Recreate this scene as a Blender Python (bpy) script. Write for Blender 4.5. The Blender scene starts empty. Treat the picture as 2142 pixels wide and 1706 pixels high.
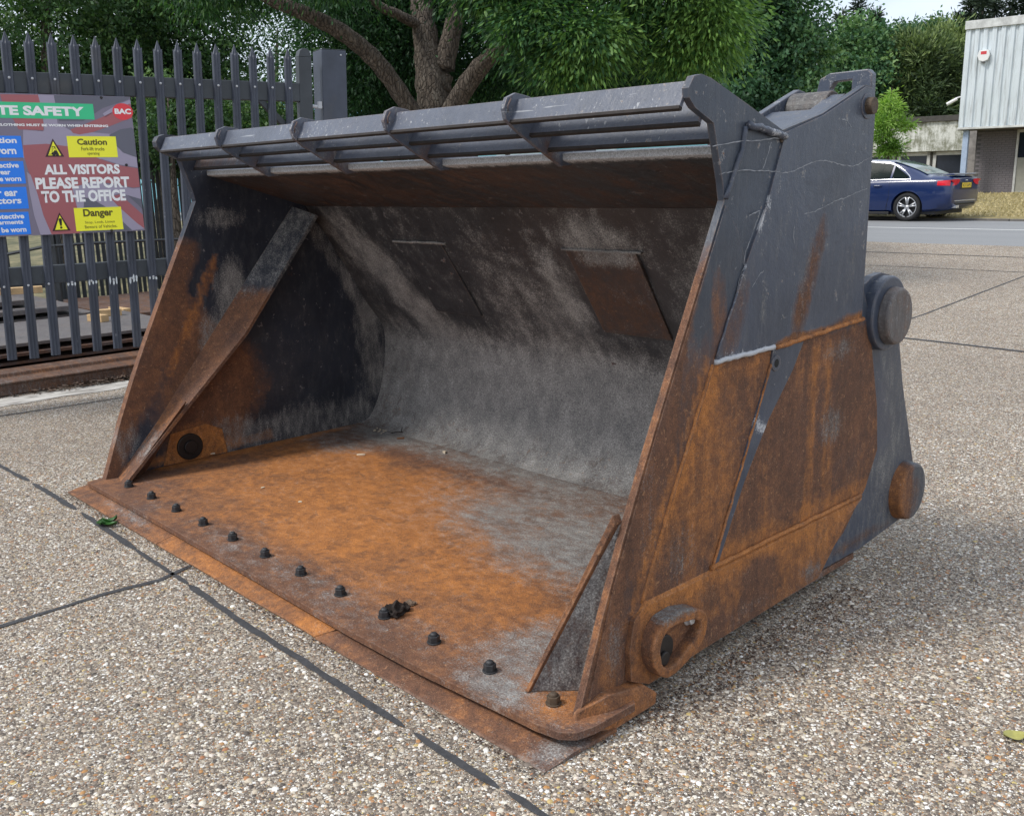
import bpy, bmesh, math, random
import numpy as np
from mathutils import Vector, Matrix, Euler
D = bpy.data
SC = bpy.context.scene
COL = SC.collection
rad = math.radians

# ------------------------------------------------------------------ camera, world, sun
CR = np.array([[0.694059, 0.719611, -0.021013], [0.151946, -0.174957, -0.972781], [-0.7037, 0.671975, -0.230773]])
CP = np.array([5.30836, -1.68561, 1.61983])
FPX = 1994.6
cam = D.cameras.new('camera')
camo = D.objects.new('camera', cam)
COL.objects.link(camo)
camo.matrix_world = Matrix([list(CR[0]) + [0], list(-CR[1]) + [0], list(-CR[2]) + [0], [0, 0, 0, 1]]).transposed()
camo.location = CP
cam.sensor_width = 36
cam.lens = FPX / 2142 * 36
cam.clip_start = 0.05
cam.clip_end = 600
SC.camera = camo


def at(u, v, d):
    """world point seen at photo pixel (u, v), d metres deep (used to survey the place)"""
    w = CR.T @ np.array([(u - 1071) / FPX, (v - 853) / FPX, 1.0])
    return CP + w * d


SUN_EL, SUN_AZ = 50, 210          # azimuth measured from +Y clockwise
W = D.worlds.new('World')
SC.world = W
W.use_nodes = True
wn, wl = W.node_tree.nodes, W.node_tree.links
bg = wn['Background']
bg.inputs[1].default_value = 0.1
sky = wn.new('ShaderNodeTexSky')
sky.sky_type = 'NISHITA'
sky.sun_disc = False
sky.sun_elevation = rad(SUN_EL)
sky.sun_rotation = rad(SUN_AZ)
tc = wn.new('ShaderNodeTexCoord')
mp = wn.new('ShaderNodeMapping')
mp.inputs['Scale'].default_value = (1, 1, 3.2)
wl.new(tc.outputs['Generated'], mp.inputs[0])
nz = wn.new('ShaderNodeTexNoise')
nz.inputs['Scale'].default_value = 2.6
nz.inputs['Detail'].default_value = 6
nz.inputs['Roughness'].default_value = .55
wl.new(mp.outputs[0], nz.inputs[0])
cr = wn.new('ShaderNodeValToRGB')
cr.color_ramp.elements[0].position = .32
cr.color_ramp.elements[0].color = (4.0, 4.6, 5.5, 1)
cr.color_ramp.elements[1].position = .68
cr.color_ramp.elements[1].color = (6.6, 6.9, 7.4, 1)
wl.new(nz.outputs[0], cr.inputs[0])
mx = wn.new('ShaderNodeMix')
mx.data_type = 'RGBA'
mx.inputs[0].default_value = .86
wl.new(sky.outputs[0], mx.inputs[6])
wl.new(cr.outputs[0], mx.inputs[7])
wl.new(mx.outputs[2], bg.inputs[0])

sl = D.lights.new('sun', 'SUN')
sl.energy = 1.5
sl.angle = rad(14)
sl.color = (1, .96, .9)
so = D.objects.new('sun', sl)
COL.objects.link(so)
az, el = rad(SUN_AZ), rad(SUN_EL)
sd = Vector((math.sin(az) * math.cos(el), math.cos(az) * math.cos(el), math.sin(el)))
so.rotation_euler = sd.to_track_quat('Z', 'Y').to_euler()
so.location = (0, -5, 20)

SC.render.engine = 'CYCLES'
SC.view_settings.view_transform = 'Standard'
SC.view_settings.look = 'None'
SC.view_settings.gamma = 1
SC.view_settings.exposure = 0.95
SC.view_settings.use_curve_mapping = False
SC.cycles.max_bounces = 6
SC.cycles.transparent_max_bounces = 6

rng = np.random.default_rng(7)
random.seed(7)


# ------------------------------------------------------------------ node helper
class NT:
    def __init__(s, name):
        s.m = D.materials.new(name)
        s.m.use_nodes = True
        s.t = s.m.node_tree
        s.n, s.l = s.t.nodes, s.t.links
        s.b = s.n['Principled BSDF']
        s.tc = s.n.new('ShaderNodeTexCoord')
        s.obj = s.tc.outputs['Object']

    def put(s, sock, v):
        if isinstance(v, bpy.types.NodeSocket):
            s.l.new(v, sock)
        elif v is not None:
            if hasattr(sock.default_value, '__len__') and not hasattr(v, '__len__'):
                v = (v,) * len(sock.default_value)
            if hasattr(v, '__len__') and len(v) == 3 and len(sock.default_value) == 4:
                v = tuple(v) + (1,)
            sock.default_value = v

    def map(s, vec, scale=(1, 1, 1), rot=(0, 0, 0), loc=(0, 0, 0)):
        k = s.n.new('ShaderNodeMapping')
        s.l.new(vec, k.inputs[0])
        k.inputs['Scale'].default_value = scale
        k.inputs['Rotation'].default_value = rot
        k.inputs['Location'].default_value = loc
        return k.outputs[0]

    def noise(s, vec=None, scale=5, detail=4, rough=.6, dist=0, col=False):
        k = s.n.new('ShaderNodeTexNoise')
        s.l.new(vec or s.obj, k.inputs[0])
        k.inputs['Scale'].default_value = scale
        k.inputs['Detail'].default_value = detail
        k.inputs['Roughness'].default_value = rough
        k.inputs['Distortion'].default_value = dist
        return k.outputs[1 if col else 0]

    def voro(s, vec=None, scale=5, feature='F1', rnd=1):
        k = s.n.new('ShaderNodeTexVoronoi')
        k.feature = feature
        s.l.new(vec or s.obj, k.inputs['Vector'])
        k.inputs['Scale'].default_value = scale
        k.inputs['Randomness'].default_value = rnd
        return k

    def math(s, op, a, b=0, clamp=False, c=None):
        k = s.n.new('ShaderNodeMath')
        k.operation = op
        k.use_clamp = clamp
        s.put(k.inputs[0], a)
        s.put(k.inputs[1], b)
        if c is not None:
            s.put(k.inputs[2], c)
        return k.outputs[0]

    def mr(s, v, a, b, c=0, d=1):
        k = s.n.new('ShaderNodeMapRange')
        s.put(k.inputs[0], v)
        for i, x in enumerate((a, b, c, d)):
            k.inputs[i + 1].default_value = x
        return k.outputs[0]

    def mix(s, f, a, b, mode='MIX'):
        k = s.n.new('ShaderNodeMix')
        k.data_type = 'RGBA'
        k.blend_type = mode
        s.put(k.inputs[0], f)
        s.put(k.inputs[6], a)
        s.put(k.inputs[7], b)
        return k.outputs[2]

    def ramp(s, v, stops):
        k = s.n.new('ShaderNodeValToRGB')
        e = k.color_ramp.elements
        while len(e) < len(stops):
            e.new(.5)
        for i, (p, c) in enumerate(stops):
            e[i].position = p
            e[i].color = tuple(c) + (1,)
        s.put(k.inputs[0], v)
        return k.outputs[0]

    def attr(s, name):
        k = s.n.new('ShaderNodeAttribute')
        k.attribute_name = name
        return k

    def bump(s, h, strength=.3, dist=.01, nrm=None):
        k = s.n.new('ShaderNodeBump')
        k.inputs['Strength'].default_value = strength
        k.inputs['Distance'].default_value = dist
        s.put(k.inputs['Height'], h)
        if nrm is not None:
            s.l.new(nrm, k.inputs['Normal'])
        return k.outputs[0]

    def out(s, col=None, rough=None, metal=None, nrm=None, **kw):
        s.put(s.b.inputs['Base Color'], col)
        s.put(s.b.inputs['Roughness'], rough)
        s.put(s.b.inputs['Metallic'], metal)
        if nrm is not None:
            s.l.new(nrm, s.b.inputs['Normal'])
        for k, v in kw.items():
            s.put(s.b.inputs[k.replace('_', ' ')], v)
        return s.m


MATS = {}


def simple(name, col, rough=.6, var=.25, scale=6, metal=0, bump=0, **kw):
    if name in MATS:
        return MATS[name]
    t = NT(name)
    n = t.noise(scale=scale, detail=6, rough=.65)
    c = t.mix(t.mr(n, .3, .7), tuple(x * (1 - var) for x in col), tuple(min(1, x * (1 + var)) for x in col))
    nr = t.bump(t.noise(scale=scale * 12, detail=4), bump, .003) if bump else None
    MATS[name] = t.out(c, rough, metal, nr, **kw)
    return MATS[name]


# ------------------------------------------------------------------ steel of the bucket
RUST_D, RUST_M = (.050, .025, .016), (.175, .078, .036)
OR_D, OR_L = (.165, .064, .022), (.40, .155, .038)


def steel(name, streak=(9, 9, .7), rot=(0, 0, 0), paint=(.040, .050, .070), pit=1.0, prough=.42, scratch=.5, lum=1., dlum=1.):
    """paint worn to rust; the 'wear' attribute holds where: r rust, g orange rust, b grey dust, a bare scuffs"""
    t = NT(name)
    L_ = lambda c_, k_=lum: tuple(x * k_ for x in c_)
    a = t.attr('wear')
    sp = t.n.new('ShaderNodeSeparateColor')
    t.l.new(a.outputs['Color'], sp.inputs[0])
    n1 = t.noise(scale=2.3, detail=9, rough=.68, dist=.4)
    n2 = t.noise(scale=26, detail=7, rough=.7)
    n3 = t.noise(scale=140, detail=4, rough=.7)
    ns = t.noise(t.map(t.obj, streak, rot), scale=1.6, detail=7, rough=.7)
    ns2 = t.noise(t.map(t.obj, tuple(x * 3 for x in streak), rot, (3, 5, 1)), scale=2.0, detail=6, rough=.7)
    brk = t.math('ADD', t.math('MULTIPLY', t.math('SUBTRACT', n1, .5), 1.1), t.math('MULTIPLY', t.math('SUBTRACT', ns, .5), .9))
    brk = t.math('ADD', brk, t.math('MULTIPLY', t.math('SUBTRACT', n2, .5), .5))

    def mask(w, amp=1.0, k=3.2, th=.5, b=brk):
        v = t.math('ADD', w, t.math('MULTIPLY', b, amp))
        return t.math('MULTIPLY_ADD', v, k, True, c=.5 - th * k)
    mR = mask(sp.outputs[0], .75, 2.2)
    brk2 = t.math('ADD', t.math('MULTIPLY', t.math('SUBTRACT', ns, .5), 1.3), t.math('MULTIPLY', t.math('SUBTRACT', n2, .5), .8))
    mO = mask(sp.outputs[1], .85, 1.7, .5, brk2)
    brk3 = t.math('ADD', t.math('MULTIPLY', t.math('SUBTRACT', ns2, .5), 1.2), t.math('MULTIPLY', t.math('SUBTRACT', n3, .5), 1.4))
    brk3 = t.math('ADD', brk3, t.math('MULTIPLY', t.math('SUBTRACT', n1, .5), .8))
    mD = mask(sp.outputs[2], .9, 1.9, .5, brk3)
    mB = mask(a.outputs['Alpha'], 1.1, 4, .55, brk3)
    pc = t.mix(t.mr(n1, .3, .7), tuple(x * .7 for x in paint), tuple(x * 1.25 for x in paint))
    pc = t.mix(t.mr(ns2, .48, .72, 0, .6), pc, tuple(x * .6 + .055 for x in paint))
    pc = t.mix(t.mr(t.noise(scale=1.1, detail=7, rough=.7, dist=.6), .54, .70, 0, .45), pc, tuple(x * .7 + k for x, k in zip(paint, (.055, .042, .034))))
    # thin light scratches in two directions
    s1 = t.noise(t.map(t.obj, (3, 3.2, 60), (.9, .1, 0)), scale=1.3, detail=2, rough=.5)
    s2 = t.noise(t.map(t.obj, (60, 60, 1.6), (.25, .1, .3)), scale=1.0, detail=2, rough=.5)
    sc = t.math('MAXIMUM', t.mr(s1, .715, .74), t.mr(s2, .70, .73))
    sc = t.math('MULTIPLY', sc, scratch)
    pc = t.mix(sc, pc, (.26, .27, .29))
    rc = t.ramp(t.math('ADD', t.math('MULTIPLY', n2, .55), t.math('MULTIPLY', ns, .45)), [(.33, L_(RUST_D)), (.50, L_((.105, .048, .026))), (.68, L_(RUST_M))])
    rc = t.mix(t.mr(n1, .50, .66, 0, .55), rc, (.085, .050, .042))
    oc = t.ramp(t.math('ADD', t.math('MULTIPLY', n2, .5), t.math('MULTIPLY', ns2, .5)), [(.34, L_(OR_D)), (.52, L_((.27, .104, .027))), (.70, L_(OR_L))])
    dc = t.ramp(t.math('ADD', t.math('MULTIPLY', n3, .6), t.math('MULTIPLY', ns2, .4)), [(.35, L_((.060, .060, .062), dlum)), (.52, L_((.145, .138, .130), dlum)), (.68, L_((.27, .26, .245), dlum))])
    c = t.mix(mR, pc, rc)
    c = t.mix(mO, c, oc)
    c = t.mix(mD, c, dc)
    c = t.mix(mB, c, (.44, .45, .47))
    rst = t.math('MAXIMUM', mR, mO)
    nc = t.noise(scale=6.5, detail=10, rough=.80, dist=.3)
    c = t.mix(t.math('MULTIPLY', t.mr(nc, .535, .565), t.math('MULTIPLY', rst, .42)), c, L_((.062, .031, .020)))
    nf = t.noise(scale=48, detail=5, rough=.75)
    c = t.mix(t.math('MULTIPLY', t.mr(nf, .60, .64), t.math('MULTIPLY', rst, .5)), c, L_((.30, .155, .075)))
    # chips through the paint: pale primer with a rusty heart
    ch = t.noise(scale=19, detail=6, rough=.72)
    inv = t.math('SUBTRACT', 1, t.math('MAXIMUM', rst, mD))
    c = t.mix(t.math('MULTIPLY', t.mr(ch, .635, .650), inv), c, (.20, .20, .205))
    c = t.mix(t.math('MULTIPLY', t.mr(ch, .670, .685), inv), c, (.13, .06, .03))
    gr_ = t.n.new('ShaderNodeVectorMath')
    gr_.operation = 'SCALE'
    t.l.new(c, gr_.inputs[0])
    t.l.new(t.mr(t.noise(scale=230, detail=3, rough=.6), .32, .68, .62, 1.42), gr_.inputs['Scale'])
    c = t.mix(t.math('MAXIMUM', rst, mD), c, gr_.outputs[0])
    # pitted speckle on rusty and dusty steel
    vs = t.voro(scale=120)
    spk = t.mr(vs.outputs['Distance'], .10, .32, 1, 0)
    spm = t.math('MULTIPLY', spk, t.mr(t.noise(scale=9, detail=3), .48, .62))
    c = t.mix(t.math('MULTIPLY', t.math('MULTIPLY', spm, rst), .38 * pit), c, (.33, .24, .17))
    dk = t.mr(t.noise(scale=75, detail=5, rough=.8), .30, .44, 1, 0)
    c = t.mix(t.math('MULTIPLY', dk, .45 * pit), c, (.020, .017, .016))
    # edges knocked bare
    bv = t.n.new('ShaderNodeBevel')
    bv.samples = 2
    bv.inputs[0].default_value = .008
    ge = t.n.new('ShaderNodeNewGeometry')
    vm = t.n.new('ShaderNodeVectorMath')
    vm.operation = 'DOT_PRODUCT'
    t.l.new(bv.outputs[0], vm.inputs[0])
    t.l.new(ge.outputs['Normal'], vm.inputs[1])
    ed = t.mr(vm.outputs['Value'], .86, .97, 1, 0)
    ed = t.math('MULTIPLY', ed, t.mr(n2, .40, .58))
    c = t.mix(t.math('MULTIPLY', ed, .6), c, (.27, .19, .145))
    rg = t.mix(t.math('MAXIMUM', rst, mD), (prough,) * 3, (.82,) * 3)
    h = t.math('ADD', t.math('MULTIPLY', n2, .5), t.math('MULTIPLY', t.math('MULTIPLY', n3, rst), .9))
    h = t.math('ADD', h, t.math('MULTIPLY', n1, 2.5))
    h = t.math('ADD', h, t.math('MULTIPLY', spm, .2))
    return t.out(c, rg, 0, t.bump(h, .42, .006), Specular_IOR_Level=.4)


# ------------------------------------------------------------------ mesh helpers
def mesh(name, v, f, smooth=False):
    me = D.meshes.new(name)
    me.from_pydata([tuple(map(float, p)) for p in v], [], [tuple(map(int, q)) for q in f])
    bm = bmesh.new()
    bm.from_mesh(me)
    bmesh.ops.recalc_face_normals(bm, faces=bm.faces)
    bm.to_mesh(me)
    bm.free()
    if smooth:
        me.polygons.foreach_set('use_smooth', [True] * len(me.polygons))
    return me


def link(name, me, mat=None, parent=None, bevel=0, world=True, smooth=False):
    o = D.objects.new(name, me)
    COL.objects.link(o)
    if mat is not None and not len(me.materials):
        me.materials.append(mat)
    if smooth:
        me.polygons.foreach_set('use_smooth', [True] * len(me.polygons))
    if parent is not None:
        o.parent = parent
        if world:                                   # vertices given in world space
            o.matrix_parent_inverse = PM[parent.name].inverted()
    if bevel:
        b = o.modifiers.new('bevel', 'BEVEL')
        b.width = bevel
        b.segments = 2
        b.limit_method = 'ANGLE'
        b.angle_limit = rad(35)
    return o


PM = {}


def thing(name, label, cat, loc=(0, 0, 0), mat=None, group=None):
    o = D.objects.new(name, None)
    COL.objects.link(o)
    o.empty_display_size = .1
    m = mat if mat is not None else Matrix.Translation(loc)
    o.matrix_world = m
    PM[o.name] = m.copy()
    o['label'] = label
    o['category'] = cat
    if group:
        o['group'] = group
    return o


def sub(o):
    """a part can be a parent itself: its own space is world space"""
    PM[o.name] = Matrix.Identity(4)
    return o


def sublink(name, me, mat, part, **kw):
    """sub-part: parent is a part whose local space is already the wanted one"""
    o = link(name, me, mat, None, **kw)
    o.parent = part
    return o


def tag(o, label, cat, group=None):
    o['label'] = label
    o['category'] = cat
    if group:
        o['group'] = group
    return o


def struct(o):
    o['kind'] = 'structure'
    return o


def boxm(x0, x1, y0, y1, z0, z1):
    v = [(x, y, z) for z in (z0, z1) for y in (y0, y1) for x in (x0, x1)]
    f = [(0, 2, 3, 1), (4, 5, 7, 6), (0, 1, 5, 4), (2, 6, 7, 3), (0, 4, 6, 2), (1, 3, 7, 5)]
    return v, f


def join(*parts):
    V, F = [], []
    for v, f in parts:
        n = len(V)
        V += list(v)
        F += [tuple(i + n for i in q) for q in f]
    return V, F


def box(name, x0, x1, y0, y1, z0, z1, mat, parent=None, bevel=0, **kw):
    return link(name, mesh(name, *boxm(x0, x1, y0, y1, z0, z1)), mat, parent, bevel, **kw)


def prism(poly, fn, a0, a1):
    """extrude 2D polygon; fn(p, q, a) -> xyz"""
    n = len(poly)
    v = [fn(p, q, a0) for p, q in poly] + [fn(p, q, a1) for p, q in poly]
    f = [tuple(range(n))[::-1], tuple(range(n, 2 * n))] + [(i, (i + 1) % n, (i + 1) % n + n, i + n) for i in range(n)]
    return v, f


XYZ = {'x': lambda p, q, a: (a, p, q), 'y': lambda p, q, a: (p, a, q), 'z': lambda p, q, a: (p, q, a)}


def tubem(path, r, n=10, caps=True, wob=0):
    P = [Vector(p) for p in path]
    R = r if hasattr(r, '__len__') else [r] * len(P)
    V, F = [], []
    up = Vector((0, 0, 1))
    for i, p in enumerate(P):
        d = (P[min(i + 1, len(P) - 1)] - P[max(i - 1, 0)]).normalized()
        if abs(d.dot(up)) > .95:
            up = Vector((1, 0, 0))
        a = d.cross(up).normalized()
        b = a.cross(d)
        for k in range(n):
            t = 2 * math.pi * k / n
            rr = R[i] * (1 + (random.random() - .5) * wob)
            V.append(p + (a * math.cos(t) + b * math.sin(t)) * rr)
    for i in range(len(P) - 1):
        for k in range(n):
            F.append((i * n + k, i * n + (k + 1) % n, (i + 1) * n + (k + 1) % n, (i + 1) * n + k))
    if caps:
        F.append(tuple(range(n))[::-1])
        F.append(tuple(range((len(P) - 1) * n, len(P) * n)))
    return V, F


def cylm(c, axis, r, h, n=24, r2=None):
    c, axis = Vector(c), Vector(axis).normalized()
    return tubem([c, c + axis * h], [r, r if r2 is None else r2], n)


def grid_cut(me, ax, step, off=(0, 0, 0)):
    bm = bmesh.new()
    bm.from_mesh(me)
    co = np.array([v.co[:] for v in bm.verts])
    for a in ax:
        lo, hi = co[:, a].min(), co[:, a].max()
        n = int((hi - lo) / step)
        nrm = [0, 0, 0]
        nrm[a] = 1
        for i in range(1, n + 1):
            p = [0, 0, 0]
            p[a] = lo + (hi - lo) * i / (n + 1)
            bmesh.ops.bisect_plane(bm, geom=bm.verts[:] + bm.edges[:] + bm.faces[:], plane_co=p, plane_no=nrm, dist=1e-5)
    bm.to_mesh(me)
    bm.free()


def set_wear(me, fn):
    co = np.empty(len(me.vertices) * 3, dtype=np.float32)
    me.vertices.foreach_get('co', co)
    co = co.reshape(-1, 3)
    w = np.zeros((len(co), 4), dtype=np.float32)
    r = fn(co[:, 0], co[:, 1], co[:, 2])
    for i, x in enumerate(r):
        w[:, i] = np.clip(x, -1, 1.6)
    a = me.color_attributes.new('wear', 'FLOAT_COLOR', 'POINT')
    a.data.foreach_set('color', w.ravel())


def blob(u, v, cu, cv, ru, rv, s=1, ang=0):
    c, sn = math.cos(rad(ang)), math.sin(rad(ang))
    du, dv = u - cu, v - cv
    a, b = (du * c + dv * sn) / ru, (-du * sn + dv * c) / rv
    return s * np.clip(1.6 * (1.1 - np.sqrt(a * a + b * b)), 0, 1)


def band(u, v, p, q, w, s=1):
    """soft band round the segment p-q"""
    p, q = np.array(p, float), np.array(q, float)
    d = q - p
    t = np.clip(((u - p[0]) * d[0] + (v - p[1]) * d[1]) / (d @ d), 0, 1)
    ds = np.hypot(u - p[0] - t * d[0], v - p[1] - t * d[1])
    return s * np.clip(1.5 - ds / w, 0, 1)


def ss(x, a, b):
    t = np.clip((x - a) / (b - a), 0, 1)
    return t * t * (3 - 2 * t)


def worn(r=0., o=0., d=0., b=0.):
    return lambda x, y, z: (x * 0 + r, x * 0 + o, x * 0 + d, x * 0 + b)


def spart(name, vf, mat, parent, fn=None, cut=None, step=.045, bevel=.004, smooth=False, label=None):
    me = mesh(name, *vf)
    if cut:
        grid_cut(me, cut, step)
    set_wear(me, fn or worn())
    o = link(name, me, mat, parent, bevel, smooth=smooth)
    if label:
        o['label'] = label
    return o


# ------------------------------------------------------------------ ground
def gz(y):
    y = np.asarray(y, float)
    return 0.5 * np.clip((y - 3) / 11, 0, 1) + .35 * np.clip((y - 22.2) / 11, 0, 1)


def sheet(name, x0, x1, y0, y1, dz, mat, nx=1, ys=None, amp=0):
    ys = sorted(set([y0, y1] + [y for y in (3, 14, 22.2, 33.2) if y0 < y < y1] + (ys or [])))
    xs = np.linspace(x0, x1, nx + 1)
    V = [(x, y, float(gz(y)) + dz + (random.random() - .5) * amp) for y in ys for x in xs]
    n = nx + 1
    F = [(j * n + i, j * n + i + 1, (j + 1) * n + i + 1, (j + 1) * n + i) for j in range(len(ys) - 1) for i in range(nx)]
    return struct(link(name, mesh(name, V, F), mat))


PEB = [(.0, (.060, .050, .042)), (.15, (.13, .105, .086)), (.32, (.25, .20, .155)), (.48, (.40, .325, .25)), (.60, (.53, .45, .34)), (.70, (.68, .61, .49)),
       (.80, (.82, .78, .70)), (.87, (.88, .86, .82)), (.91, (.46, .24, .075)), (.955, (.38, .16, .075)), (1.0, (.55, .44, .17))]


def ground_mat():
    t = NT('exposed_aggregate_concrete')
    big = t.noise(scale=.55, detail=7, rough=.62, dist=.4)
    med = t.noise(scale=5, detail=5, rough=.7)
    warp = t.n.new('ShaderNodeVectorMath')
    warp.operation = 'MULTIPLY_ADD'
    t.l.new(t.noise(scale=60, detail=2, col=True), warp.inputs[0])
    warp.inputs[1].default_value = (.008,) * 3
    t.l.new(t.obj, warp.inputs[2])
    w = warp.outputs[0]
    v1 = t.voro(w, 98)
    e1 = t.voro(w, 98, 'DISTANCE_TO_EDGE')
    v2 = t.voro(w, 190)
    e2 = t.voro(w, 190, 'DISTANCE_TO_EDGE')
    s1 = t.n.new('ShaderNodeSeparateColor')
    t.l.new(v1.outputs['Color'], s1.inputs[0])
    s2 = t.n.new('ShaderNodeSeparateColor')
    t.l.new(v2.outputs['Color'], s2.inputs[0])
    c1 = t.ramp(s1.outputs[0], PEB)
    c2 = t.ramp(s2.outputs[0], PEB)
    m1 = t.math('MULTIPLY', t.mr(e1.outputs[0], .05, .12), t.mr(s1.outputs[1], .42, .50))
    m2 = t.mr(e2.outputs[0], .04, .13)
    mat_c = t.mix(t.mr(med, .35, .65), (.105, .088, .072), (.25, .208, .170))
    fine = t.mix(m2, mat_c, c2)
    c = t.mix(m1, fine, c1)
    c = t.mix(t.mr(big, .40, .64, 0, .42), c, t.mix(.55, c, (.16, .132, .108)))
    oil = t.noise(t.map(t.obj, (.9, .5, 1), (0, 0, .5)), scale=1.3, detail=8, rough=.75, dist=.8)
    c = t.mix(t.mr(oil, .60, .70, 0, .45), c, (.075, .062, .052))
    c = t.mix(t.mr(big, .40, .30, 0, .30), c, (.50, .43, .34))
    # pale worn strip and dirt near the gate
    h = t.math('ADD', t.math('MULTIPLY', m1, 1.0), t.math('MULTIPLY', m2, .45))
    return t.out(c, .8, 0, t.bump(h, .7, .004), Specular_IOR_Level=.35)


M_GROUND = ground_mat()
t = NT('worn_asphalt')
a1 = t.noise(scale=130, detail=3, rough=.8)
a2 = t.noise(t.map(t.obj, (.12, 1.3, 1)), scale=1, detail=5)
c = t.mix(t.mr(a1, .3, .7), (.16, .165, .17), (.30, .30, .30))
c = t.mix(t.mr(a2, .35, .7, 0, .5), c, (.17, .175, .18))
M_ASPH = t.out(c, .75, 0, t.bump(a1, .3, .004))
t = NT('dry_turf')
a1 = t.noise(scale=2.0, detail=8, rough=.75)
a2 = t.noise(scale=45, detail=5, rough=.8)
c = t.ramp(t.math('ADD', t.math('MULTIPLY', a1, .5), t.math('MULTIPLY', a2, .5)), [(.38, (.10, .085, .035)), (.5, (.26, .21, .09)), (.62, (.42, .34, .17))])
M_TURF = t.out(c, .95, 0, t.bump(a2, .6, .03))
M_WHITE = simple('road_paint', (.72, .72, .70), .6, .12, 14)
M_TAR = simple('bitumen', (.045, .045, .048), .75, .35, 30, bump=.5)
M_KERB = simple('kerb_concrete', (.12, .11, .10), .85, .2, 9, bump=.3)

t = NT('rough_ground')
c = t.ramp(t.noise(scale=1.4, detail=9, rough=.75), [(.38, (.055, .060, .028)), (.5, (.135, .125, .062)), (.62, (.25, .21, .115))])
M_ROUGH = t.out(c, .95)
sheet('ground', -260, 220, -140, 330, -.012, M_ROUGH)
sheet('yard_paving', -7.2, 60, -60, 14.05, 0, M_GROUND)
sheet('road', -160, 160, 14.05, 21.9, .0, M_ASPH)
sheet('road_marking', -120, 120, 18.26, 18.40, .005, M_WHITE)
V, F = [], []
for i in range(70):
    x0 = -70 + i * 1.2
    v, f = boxm(x0 + .008, x0 + 1.192, 21.9, 22.04, .40, .545 + random.random() * .006)
    V, F = join((V, F), (v, f))
k = struct(link('kerb', mesh('kerb', V, F), M_KERB, bevel=.015))
sheet('grass_verge', -160, 160, 22.04, 330, .045, M_TURF, nx=160, ys=list(np.arange(22.5, 34, .6)), amp=.05)


def strip(name, pts, w, mat, z=.0035, seed=1, step=.03):
    r = random.Random(seed)
    P = []
    for (a, b) in zip(pts[:-1], pts[1:]):
        L = math.dist(a, b)
        n = max(1, int(L / step))
        for i in range(n):
            P.append((a[0] + (b[0] - a[0]) * i / n, a[1] + (b[1] - a[1]) * i / n))
    P.append(pts[-1])
    V, F = [], []
    l1 = l2 = 0
    for i, p in enumerate(P):
        q = P[min(i + 1, len(P) - 1)]
        o = P[max(i - 1, 0)]
        dx, dy = q[0] - o[0], q[1] - o[1]
        L = math.hypot(dx, dy) or 1
        nx, ny = -dy / L, dx / L
        l1 = l1 * .6 + (r.random() - .5) * w * .20
        l2 = l2 * .6 + (r.random() - .5) * w * .20
        e = min(1, min(i, len(P) - 1 - i) / 2 + .25)
        a, b = (w / 2) * e + l1 * e, (w / 2) * e + l2 * e
        zz = float(gz(p[1])) + z
        V += [(p[0] + nx * a, p[1] + ny * a, zz), (p[0] - nx * b, p[1] - ny * b, zz)]
    F = [(2 * i, 2 * i + 1, 2 * i + 3, 2 * i + 2) for i in range(len(P) - 1)]
    return struct(link(name, mesh(name, V, F), mat))


strip('tar_joint', [(-3.0, -.10), (-.89, -.09), (-.42, -.07)], .028, M_TAR, seed=2)
strip('tar_joint', [(-.36, -.07), (.3, -.07)], .030, M_TAR, seed=3)
strip('tar_joint', [(.38, -.07), (1.1, -.09)], .030, M_TAR, seed=4)
strip('tar_joint', [(1.1, -.09), (1.65, -.10)], .022, M_TAR, seed=14)
strip('tar_joint', [(1.66, -.10), (2.1, -.12), (2.9, -.125), (3.17, -.13)], .028, M_TAR, seed=5)
strip('tar_joint', [(3.22, -.13), (3.60, -.135)], .026, M_TAR, seed=6)
strip('tar_joint', [(3.62, -.13), (4.6, -.14)], .028, M_TAR, seed=7)
strip('tar_joint', [(1.50, -3.5), (1.50, -.8), (1.49, -.4), (1.52, -.16), (1.46, .02)], .024, M_TAR, seed=8)
strip('paving_joint', [(-2.36, -1.2), (-2.33, .35), (-2.28, .8), (-2.2, 2.4)], .02, M_TAR, seed=9)
strip('paving_joint', [(1.1, 6.78), (1.6, 6.76), (2.1, 6.74), (2.7, 6.70), (7, 6.6)], .055, M_TAR, seed=10)
strip('paving_joint', [(1.25, 6.8), (1.27, 8), (1.2, 11), (1.1, 14)], .022, M_TAR, seed=11)
strip('paving_joint', [(-3.5, 12.65), (3, 12.75)], .05, M_TAR, seed=12)
strip('paving_joint', [(-3.5, 11.2), (3, 11.3)], .025, M_TAR, seed=13)
t = NT('pale_worn_concrete')
n_ = t.noise(t.map(t.obj, (5, 1.2, 1)), scale=2, detail=7, rough=.7)
M_PALE = t.out(t.mix(t.mr(n_, .35, .62), (.20, .18, .16), (.58, .55, .50)), .85, 0, t.bump(n_, .3, .004))
strip('concrete_apron', [(-2.86, -1.5), (-2.80, 1.0), (-2.72, 2.9)], .30, M_PALE, z=.004, seed=21, step=.08)

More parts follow.
